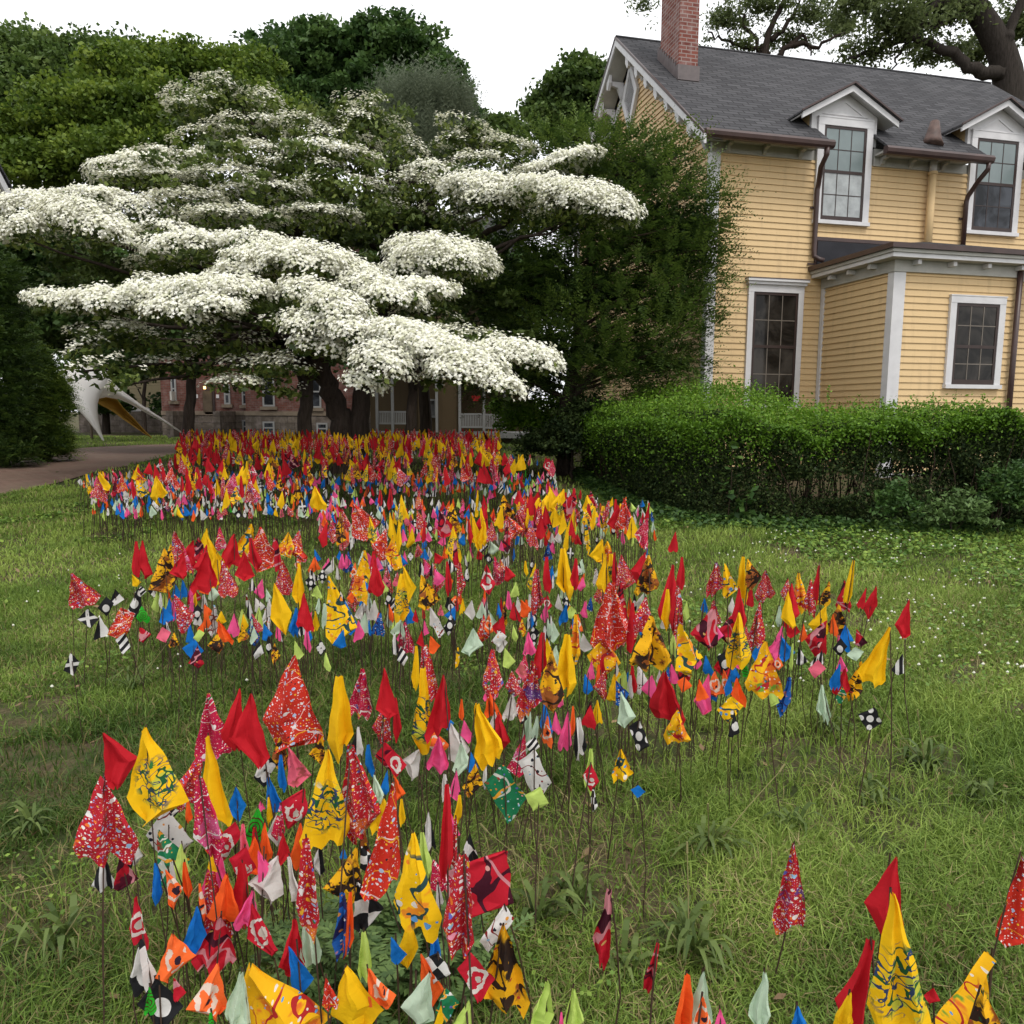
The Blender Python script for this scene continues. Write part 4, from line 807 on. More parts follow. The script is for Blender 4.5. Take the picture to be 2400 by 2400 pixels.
# porch house
PY = 27.0; po = np.array([at(870, 800, PY)[0], PY, 0]); porch = empty('porch_house', po, 0, 'tan shingled house with grey-white porch columns and railings right of the dogwood trunk', 'house')
def qx(x): return at(c8(x, 0)[0], 800, PY)[0]-po[0]
def qz(y): return at(870, c8(0, y)[1], PY)[2]
MB().box(qx(880), qx(1060), -.02, 5, .9, 6.5).box(qx(690), qx(860), .3, 5, .9, 6.5).box(qx(1060), qx(1700), 1.4, 5, .9, 6.5).box(qx(200), qx(690), 1.4, 5, .9, 6.5).build('wall', MT['tan'], porch)
for a, b in ((200, 700), (1050, 1700)): MB().box(qx(a), qx(b), -.1, 1.38, .7, .9).build('porch_floor', MT['porchpaint'], porch)
MB().box(qx(200), qx(1700), .25, 5, .2, .69).build('skirting', MT['deck'], porch)
for x in (470, 868, 1075, 1293, 1480, 330): MB().box(qx(x-11), qx(x+11), -.16, .02-.05, .72, 4.0).build('column', MT['porchpaint'], porch)
m = MB().box(qx(200), qx(1700), -.3, 5.2, 4.0, 4.3); m.build('porch_roof', MT['porchpaint'], porch)
MB().hexa([(qx(150), -.6, 6.5), (qx(1750), -.6, 6.5), (qx(1750), 6, 6.5), (qx(150), 6, 6.5), (qx(400), 2, 8.6), (qx(1500), 2, 8.6), (qx(1500), 3, 8.6), (qx(400), 3, 8.6)]).build('roof', MT['roof'], porch)
for a, b, zt, zb in ((482, 590, 440, 552), (340, 460, 440, 552), (1088, 1282, 458, 582), (1304, 1470, 462, 588)):
    m = MB().box(qx(a), qx(b), -.13, -.07, qz(zt)-.06, qz(zt)).box(qx(a), qx(b), -.13, -.07, qz(zb)-.03, qz(zb)+.03)
    n = int((b-a)/14)
    for k in range(n): x = qx(a+(b-a)*(k+.5)/n); m.box(x-.018, x+.018, -.12, -.08, qz(zb)+.03, qz(zt)-.06)
    m.build('railing', MT['porchpaint'], porch)
w = MB().box(qx(750), qx(850), .22, .297, qz(500), qz(330)).build('window', MT['porchpaint'], porch); MB().box(qx(765), qx(838), .205, .218, qz(480), qz(345)).build('pane', MT['glass'], w)
m = MB()
for k in range(4): m.box(qx(800), qx(1010), -1.2+.3*k, -.02, .3+.15*k, .45+.15*k)
m.build('steps', MT['deck'], porch)
for x in (780, 1010): MB().prism([(qx(x), -1.4, .5), (qx(x), -.17, .5), (qx(x), -.17, 1.0), (qx(x), -1.4, .62)], (.12, 0, 0)).build('step_rail', MT['deck'], porch)
bn = MB(); P = [(qx(1182), -.08, qz(300)), (qx(1262), -.08, qz(300)), (qx(1255), -.08, qz(340)), (qx(1225), -.08, qz(352)), (qx(1190), -.08, qz(345))]
bo2 = empty('banner', po+np.array([qx(1222), -.2, qz(300)]), 0, 'red cloth banner hanging under the porch roof', 'banner')
MB().prism([(p[0]-qx(1222), 0, p[2]-qz(300)) for p in P][::-1], (0, .02, 0)).build('cloth', MT['redcloth'], bo2)
MB().tube([(0, .01, 0), (0, .01, 4.0-qz(300))], .015, 5).build('cord', MT['twig'], bo2)
# cream house glimpsed behind the canopy
CYd = 40.0; ch0 = empty('cream_house', (at(270, 800, CYd)[0], CYd, 0), 0, 'cream clapboard house glimpsed behind the white canopy', 'house')
a0, a1 = at(150, 800, CYd)[0]-ch0.location.x, at(345, 800, CYd)[0]-ch0.location.x; zc = at(270, 776, CYd)[2]
siding(MB(), a0, a1, 0, zc+.2, 5, .02, .16).build('wall', MT['cream'], ch0); MB().box(a0, a1, .01, 4, .2, 5).build('wall_core', MT['offwhite'], ch0)
MB().box(a0-.02, a1+.02, -.06, .008, zc, zc+.2).build('water_table', MT['white'], ch0); MB().box(a0, a1, -.04, .008, .2, zc-.002).build('foundation', MT['stone'], ch0)
MB().prism([(a0-.4, -.5, 5), (a0-.4, 2, 7), (a0-.4, 4.5, 5)], (a1-a0+.8, 0, 0)).build('roof', MT['roof'], ch0)
# white house at the left edge: its gable rake and corner
wh = empty('white_house', (-10.75, 16.2, 0), 0, 'white clapboard house at the left edge showing its gable eave', 'house')
siding(MB(), -6, -.14, 0, .6, 6.2).build('wall', MT['white'], wh)
MB().box(-6, -.02, -5, -.035, .2, 6.1).prism([(-.03, -6.3, 6.1), (-.03, -.3, 6.1), (-.03, -3.3, 9.2)], (-5, 0, 0)).build('wall_core', MT['offwhite'], wh)
MB().box(-.14, .03, -.14, .03, .3, 6.1).build('corner_board', MT['white'], wh)
m = MB()
for sg in (1, -1):
    P = [(0, -3.3, 9.75), (0, -3.3+sg*3.7, 5.85), (0, -3.3+sg*3.7, 5.62), (0, -3.3, 9.5)]; m.prism([(.42, y, z) for _, y, z in (P if sg > 0 else P[::-1])], (.05, 0, 0))
m.build('rake_board', MT['white'], wh)
m = MB()
for sg in (1, -1):
    P = [(0, -3.3, 9.72), (0, -3.3+sg*3.68, 5.84), (0, -3.3+sg*3.68, 5.80), (0, -3.3, 9.68)]; m.prism([(-5, y, z) for _, y, z in (P if sg > 0 else P[::-1])], (5.415, 0, 0))
m.build('rake_soffit', MT['offwhite'], wh)
m = MB()
for sg in (1, -1):
    P = [(0, -3.3, 9.86), (0, -3.3+sg*3.75, 5.92), (0, -3.3+sg*3.75, 5.86), (0, -3.3, 9.765)]; m.prism([(-6, y, z) for _, y, z in (P if sg > 0 else P[::-1])], (6.5, 0, 0))
m.build('roof', MT['roof'], wh)
# stretch canopy on the far lawn
def fabric(name, c, tr):
    t = NT(name); n = t.noise(t.obj(), 2.0, 4); col = t.mix(n, tuple(x*.92 for x in c), c); t.done(col, .7, .2); t.trans(col, tr); return t.m
def c6(x, y): return (x*.2588/K, (850+y*.2588)/K)
def sail(name, left, right, Y0, mat, parent, o, bulge):
    """a stretched strip between two edges given on the photograph, Y0 a function of the strip position"""
    n = len(left); V = []; F = []; k = 6
    for i in range(n):
        for j in range(k+1):
            s = j/k; x = left[i][0]*(1-s)+right[i][0]*s; y = left[i][1]*(1-s)+right[i][1]*s; Y = Y0(i/(n-1))+bulge*math.sin(s*math.pi)*math.sin(min(1, i/(n-1))*math.pi)
            V.append(at(*c6(x, y), Y)-o)
    for i in range(n-1):
        for j in range(k): F.append((i*(k+1)+j, (i+1)*(k+1)+j, (i+1)*(k+1)+j+1, i*(k+1)+j+1))
    ob = add(name, raw_mesh(name, V, 4, np.array(F), mat, smooth=True), parent)
    md = ob.modifiers.new('thick', 'SOLIDIFY'); md.thickness = .02
    return ob
tip = on_ground(*c6(940, 712)); can = empty('stretch_canopy', tip, 0, 'white stretch fabric canopy with ochre lining touching the far lawn beside the path', 'canopy')
wm, om = fabric('white_fabric', (.88, .85, .81), .45), fabric('ochre_fabric', (.46, .27, .05), .3)
TY = tip[1]
o_ = tip
sail('white_leg', [(520, 60), (545, 150), (600, 270), (650, 360), (720, 440), (800, 530), (870, 620), (925, 706)], [(1000, 60), (960, 200), (905, 300), (885, 370), (885, 440), (897, 530), (915, 620), (945, 708)], lambda t: TY+1.5*(1-t), wm, can, o_, -.6)
sail('white_wing', [(700, 20), (900, 60), (1075, 235), (1190, 320), (1300, 400), (1480, 515), (1640, 625)], [(640, 330), (900, 330), (1075, 325), (1180, 370), (1290, 432), (1470, 530), (1644, 634)], lambda t: TY+1.6+2.0*t, wm, can, o_, -.5)
tip2 = on_ground(*c6(1387, 692))
sail('ochre_lining', [(880, 330), (960, 312), (1060, 330), (1120, 410), (1210, 500), (1300, 600), (1386, 690)], [(885, 370), (940, 400), (1030, 450), (1110, 510), (1190, 565), (1285, 630), (1388, 694)], lambda t: TY+1.7+(tip2[1]-TY-1.7)*t, om, can, o_, .4)
mp = at(*c6(800, 200), TY+1.4)-tip; MB().tube([(mp[0], mp[1], 0), (mp[0], mp[1], at(*c6(800, 80), TY+1.4)[2]-tip[2])], .05, 8).build('mast', MT['deck'], can)

# ------------------------------------------------------------------ grass and lawn plants
def frustum_pts(n, y0, y1, pad=1.7):
    Y = np.sqrt(rng.uniform(y0*y0, y1*y1, n)); X = rng.uniform(-1, 1, n)*(.675*Y+pad); return np.stack([X, Y], 1)
def hedge_line(P): return np.interp(P[:, 0], FRONT[:, 0], FRONT[:, 1])
def soft(P, s, o): return (np.sin(P[:, 0]*s+o)+np.sin(P[:, 1]*s*1.3+o*2.1)+np.sin((P[:, 0]+P[:, 1])*s*.73+o*.7)+np.sin((P[:, 0]-P[:, 1])*s*1.7+o*1.9))/4
def keep_lawn(P):
    k = ~inside(P, PATH_POLY); k &= ~((P[:, 0] > 1.45) & (P[:, 1] > hedge_line(P)-.02)); return P[k]
GV = []; GI = []; GT = []; GM = []; off = 0
BARE = [(*on_ground(x, y)[:2], r) for x, y, r in ((75, 1465, .28), (50, 1745, .22), (1150, 1700, .20), (1660, 1480, .35), (1180, 1400, .30), (170, 1610, .2), (1500, 1490, .22), (620, 1590, .3), (1640, 1540, .25), (1050, 1560, .3), (800, 1480, .3), (400, 1680, .25))]
def blades(n, y0, y1, hgt, wid, bend, flag_bias=0):
    global off
    P = keep_lawn(frustum_pts(n, y0, y1)); n = len(P)
    bare = soft(P, 2.3, 1.0)*.6+soft(P, 6.1, 4)*.4
    for c in BARE: bare = np.maximum(bare, 1.0-np.hypot((P[:, 0]-c[0])*.75, P[:, 1]-c[1])/(c[2]*1.25)*.62+.25*soft(P, 9, 2))
    P = P[~((bare > .42) & (rng.random(n) < .82))]; n = len(P)
    tall = 1+.55*np.clip(soft(P, 1.7, 3)+.5*soft(P, 5.3, 2), -.7, 1.2)
    near_flags = np.exp(-((P[:, 0]+.3)/1.7)**2)*(P[:, 1] < 8); tall = tall*(1+.45*near_flags)
    h = hgt*tall*rng.uniform(.45, 1.25, n); w = wid*rng.uniform(.7, 1.3, n); th = rng.uniform(0, 2*math.pi, n); a2 = rng.uniform(0, 2*math.pi, n)
    B = np.stack([P[:, 0], P[:, 1], ground(P[:, 1])-.004], 1); side = np.stack([np.cos(th), np.sin(th), 0*th], 1)*w[:, None]/2
    bd = rng.gamma(2.0, .5, n)*bend; lean = np.stack([np.cos(a2), np.sin(a2), 0*th], 1)*(h*bd)[:, None]; up = np.zeros((n, 3)); up[:, 2] = h
    sag = np.clip(1-.35*bd**2*.5, .35, 1)
    V = np.empty((n, 5, 3), np.float32); V[:, 0] = B-side; V[:, 1] = B+side; mid = B+up*.6+lean*.35
    V[:, 2] = mid+side*.8; V[:, 3] = mid-side*.8; V[:, 4] = B+up*sag[:, None]+lean
    t = np.clip(.46+.16*np.clip((P[:, 1]-3.5)/3, 0, 1)+.42*soft(P, .8, 6)+.38*soft(P, 3.1, 5)+.15*soft(P, 8.3, 1)+rng.normal(0, .16, n), 0, 1)
    dry = np.clip(.30+.5*soft(P, 1.1, 9)+.3*soft(P, 4.2, 7)-.035*(P[:, 1]-3), 0, .75); mi = (rng.random(n) < dry*.36).astype(int)
    GV.append(V.reshape(-1, 3)); q = np.arange(n)[:, None]*5+off
    GI.append(np.concatenate([q, q+1, q+2, q+3, q+3, q+2, q+4], 1).ravel()); GT.append(np.repeat(t, 2)); GM.append(np.repeat(mi, 2)); off += n*5
blades(230000, 1.2, 3.2, .070, .0046, 1.0)
blades(225000, 3.2, 6.5, .066, .0062, .8)
blades(170000, 6.5, 12, .062, .0105, .7)
blades(80000, 12, 34, .08, .024, .6)
gm_ = leafmat('grass_blade', [(0, (.045, .088, .014)), (.5, (.150, .235, .038)), (1, (.31, .40, .085))], .25, .55, spec=.25)
gd_ = leafmat('dry_grass_blade', [(0, (.14, .12, .05)), (.5, (.26, .215, .10)), (1, (.42, .35, .18))], .2, .7, spec=.1)
GI = np.concatenate(GI); nper = np.tile([4, 3], len(GI)//7)
add('grass', raw_mesh('grass', np.concatenate(GV), nper, GI, [gm_, gd_], np.concatenate(GT), np.concatenate(GM)), None, 'stuff')
# clover and other low leaves mixed into the lawn
P = keep_lawn(frustum_pts(110000, 1.3, 13)); d_ = soft(P, 1.3, 2.5)*.6+soft(P, 4.1, 1)*.4+np.clip((P[:, 0]-1)*.10, 0, .35)*(P[:, 1] > 3.5)
P = P[d_ > .22]; n = len(P); C = np.stack([P[:, 0], P[:, 1], ground(P[:, 1])+rng.uniform(.02, .075, n)], 1)
A, Bq = leaf_axes(n, .030, .024, 1.6); s = np.clip(P[:, 1:2]/5, .6, 1.6); o = add('clover', raw_mesh('clover', quads(C, A*s, Bq*s), 4, np.arange(n*4), leafmat('clover_leaf', [(0, (.06, .13, .02)), (.6, (.13, .22, .034)), (1, (.24, .34, .055))], .2), rng.random(n)), None, 'stuff')
# ivy strip along the foot of the hedge
n = 15000; t = rng.random(n); f = along(FRONT, t); w = rng.normal(.12, .22, n); nn = np.stack([-np.ones(n)*.35, -np.ones(n)], 1); nn /= np.linalg.norm(nn[0])
P = f+nn*(w+.12*np.sin(f[:, 0]*4))[:, None]; C = np.stack([P[:, 0], P[:, 1], ground(P[:, 1])+rng.uniform(.02, .12, n)*np.clip(1-w, .3, 1)], 1)
A, Bq = leaf_axes(n, .062, .05, 1.3); add('ground_ivy', raw_mesh('ground_ivy', quads(C, A, Bq), 4, np.arange(n*4), LEAF['ivy'], rng.random(n)), None, 'stuff')
# white clover heads on the right and left of the lawn
P = keep_lawn(np.concatenate([np.stack([rng.uniform(1.2, 5, 360), rng.uniform(4.2, 8.6, 360)], 1), np.stack([rng.uniform(-4, -1.5, 40), rng.uniform(4, 8, 40)], 1)]))
P = P[soft(P, 1.6, 8) > -.15]; m = MB()
for x, y in P:
    z = float(ground(y))+rng.uniform(.07, .12); s = rng.uniform(.007, .012)
    c = np.array([x, y, z]); m.poly([c+(s, 0, 0), c+(0, s, 0), c+(0, 0, s)]); m.poly([c+(0, s, 0), c+(-s, 0, 0), c+(0, 0, s)]); m.poly([c+(-s, 0, 0), c+(0, -s, 0), c+(0, 0, s)]); m.poly([c+(0, -s, 0), c+(s, 0, 0), c+(0, 0, s)])
    m.poly([c+(0, s, 0), c+(s, 0, 0), c+(0, 0, -s)]); m.poly([c+(-s, 0, 0), c+(0, s, 0), c+(0, 0, -s)]); m.poly([c+(0, -s, 0), c+(-s, 0, 0), c+(0, 0, -s)]); m.poly([c+(s, 0, 0), c+(0, -s, 0), c+(0, 0, -s)])
m.build('clover_flower', plain('clover_white', (.62, .62, .52), .8, .1), None, kind='stuff')
# dead leaves and bits of straw on the ground
P = keep_lawn(frustum_pts(700, 1.4, 10)); n = len(P); C = np.stack([P[:, 0], P[:, 1], ground(P[:, 1])+rng.uniform(.01, .05, n)], 1); A, Bq = leaf_axes(n, .05, .022, 2.0)
add('dead_leaves', raw_mesh('dead_leaves', quads(C, A, Bq), 4, np.arange(n*4), leafmat('dead_leaf', [(0, (.10, .06, .03)), (1, (.28, .19, .10))], .1), rng.random(n)), None, 'stuff')
# plantain rosettes
def strap_leaf(c, az, L, wd, arch, V, F, T):
    n0 = len(V); d = np.array([math.cos(az), math.sin(az), 0]); s = np.array([-d[1], d[0], 0])
    for k in range(6):
        t = k/5; p = c+d*L*t*(.55+.45*t)+np.array([0, 0, L*arch*math.sin(t*math.pi*.78)]); w = wd*math.sin(min(1, t*.92+.10)*math.pi)**.7/2
        V += [p-s*w+np.array([0, 0, w*.35]), p+s*w+np.array([0, 0, w*.35])]
    tone = rng.random()
    for k in range(5): F.append((n0+2*k, n0+2*k+1, n0+2*k+3, n0+2*k+2)); T.append(tone)
WEEDS = [(1338, 1600, 1.0, 'dark green tuft of strap leaves on the bare lawn right of the flags'), (1745, 1440, 1.05, 'broad spreading plantain tuft beside a bare patch on the right lawn'), (1300, 1795, 1.1, 'plantain clump behind the lone small red flag in the foreground'), (1075, 1690, .9, 'plantain tuft with upright leaves right of the painted crimson flag'),
         (255, 1290, 1.1, 'tall grassy tuft left of the middle rows of flags'), (1560, 1370, 1.0, 'grassy tuft below the right-hand flags'), (1010, 1740, .9, 'pale broad leaves beside the white splattered flag'), (1180, 1830, .7, 'small leafy tuft near the foreground lime flags'), (1500, 1560, .8, 'small strap-leaved tuft in the middle of the right lawn'), (1640, 1500, .6, 'small plantain left of the broad spreading one'), (1850, 1500, .7, 'low plantain near the right edge of the lawn'), (60, 1560, .8, 'low leafy tuft at the left edge of the lawn'), (100, 1790, .9, 'leafy tuft in the lower left corner of the lawn')]
for (x, y, sc, lab) in WEEDS:
    g = on_ground(x, y+14); V, F, T = [], [], []
    for k in range(int(26*sc)+8): strap_leaf(rng.normal(size=3)*np.array([.025, .025, 0]), rng.uniform(0, 6.28), rng.uniform(.07, .165)*sc, rng.uniform(.010, .022)*(.6 if 'grassy' in lab else 1), rng.uniform(.25, 1.0), V, F, T)
    w = empty('plantain_plant', (g[0], g[1], float(ground(g[1]))), 0, lab, 'weed')
    add('foliage', raw_mesh('foliage', V, 4, np.array(F), LEAF['plantain'], T), w)
    if sc > .85:
        m = MB()
        for k in range(2): a = rng.normal(size=2)*.06; m.tube([(0, 0, 0), (a[0], a[1], .16*sc), (a[0]*1.8, a[1]*1.8, .27*sc)], [.002, .0018, .0015], 4); m.tube([(a[0]*1.8, a[1]*1.8, .27*sc), (a[0]*1.95, a[1]*1.95, .30*sc)], [.004, .003], 5)
        m.build('flower_stalk', plain('dry_stalk', (.22, .20, .09), .8, .1), w)
# lobed weeds among the foreground flags
for (x, y, sc) in ((690, 1800, 1), (760, 1850, 1), (830, 1790, .9), (610, 1860, .9), (880, 1850, .8), (700, 1900, 1), (560, 1790, .7)):
    g = on_ground(x, y+45); C = []; D = []
    for k in range(30):
        az = rng.uniform(0, 6.28); L = rng.uniform(.07, .15)*sc; z0 = rng.uniform(.06, .24)*sc; d = np.array([math.cos(az), math.sin(az), rng.uniform(-.1, .35)]); o = np.array([rng.normal()*.06, rng.normal()*.06, z0]); s = np.array([-d[1], d[0], 0])
        for q in range(7):
            t = (q+1)/7; C.append(o+d*L*t+s*(.0)); D.append(d)
            for sg in (-1, 1): C.append(o+d*L*t*.92+s*sg*.020*math.sin(t*2.6+.3)); D.append(d*.55+s*sg)
    C = np.array(C); D = unit(np.array(D)); n = len(C); N = unit(np.array([0, 0, 1.])+rng.normal(size=(n, 3))*.25); A = D*.017*sc; Bq = np.cross(N, D)*.0075*sc
    w = empty('mugwort_plant', (g[0], g[1], float(ground(g[1]))), 0, 'leafy green weed with lobed leaves growing among the foreground flag wires', 'weed', 'lobed weeds among the foreground flags')
    add('foliage', raw_mesh('foliage', quads(C, A, Bq), 4, np.arange(n*4), LEAF['weed'], rng.random(n)), w)
    m = MB()
    for k in range(7): a = rng.normal(size=2)*.07; m.tube([(0, 0, 0), (a[0], a[1], .22*sc)], [.003, .002], 4)
    m.build('stem', LEAF['weed'], w)
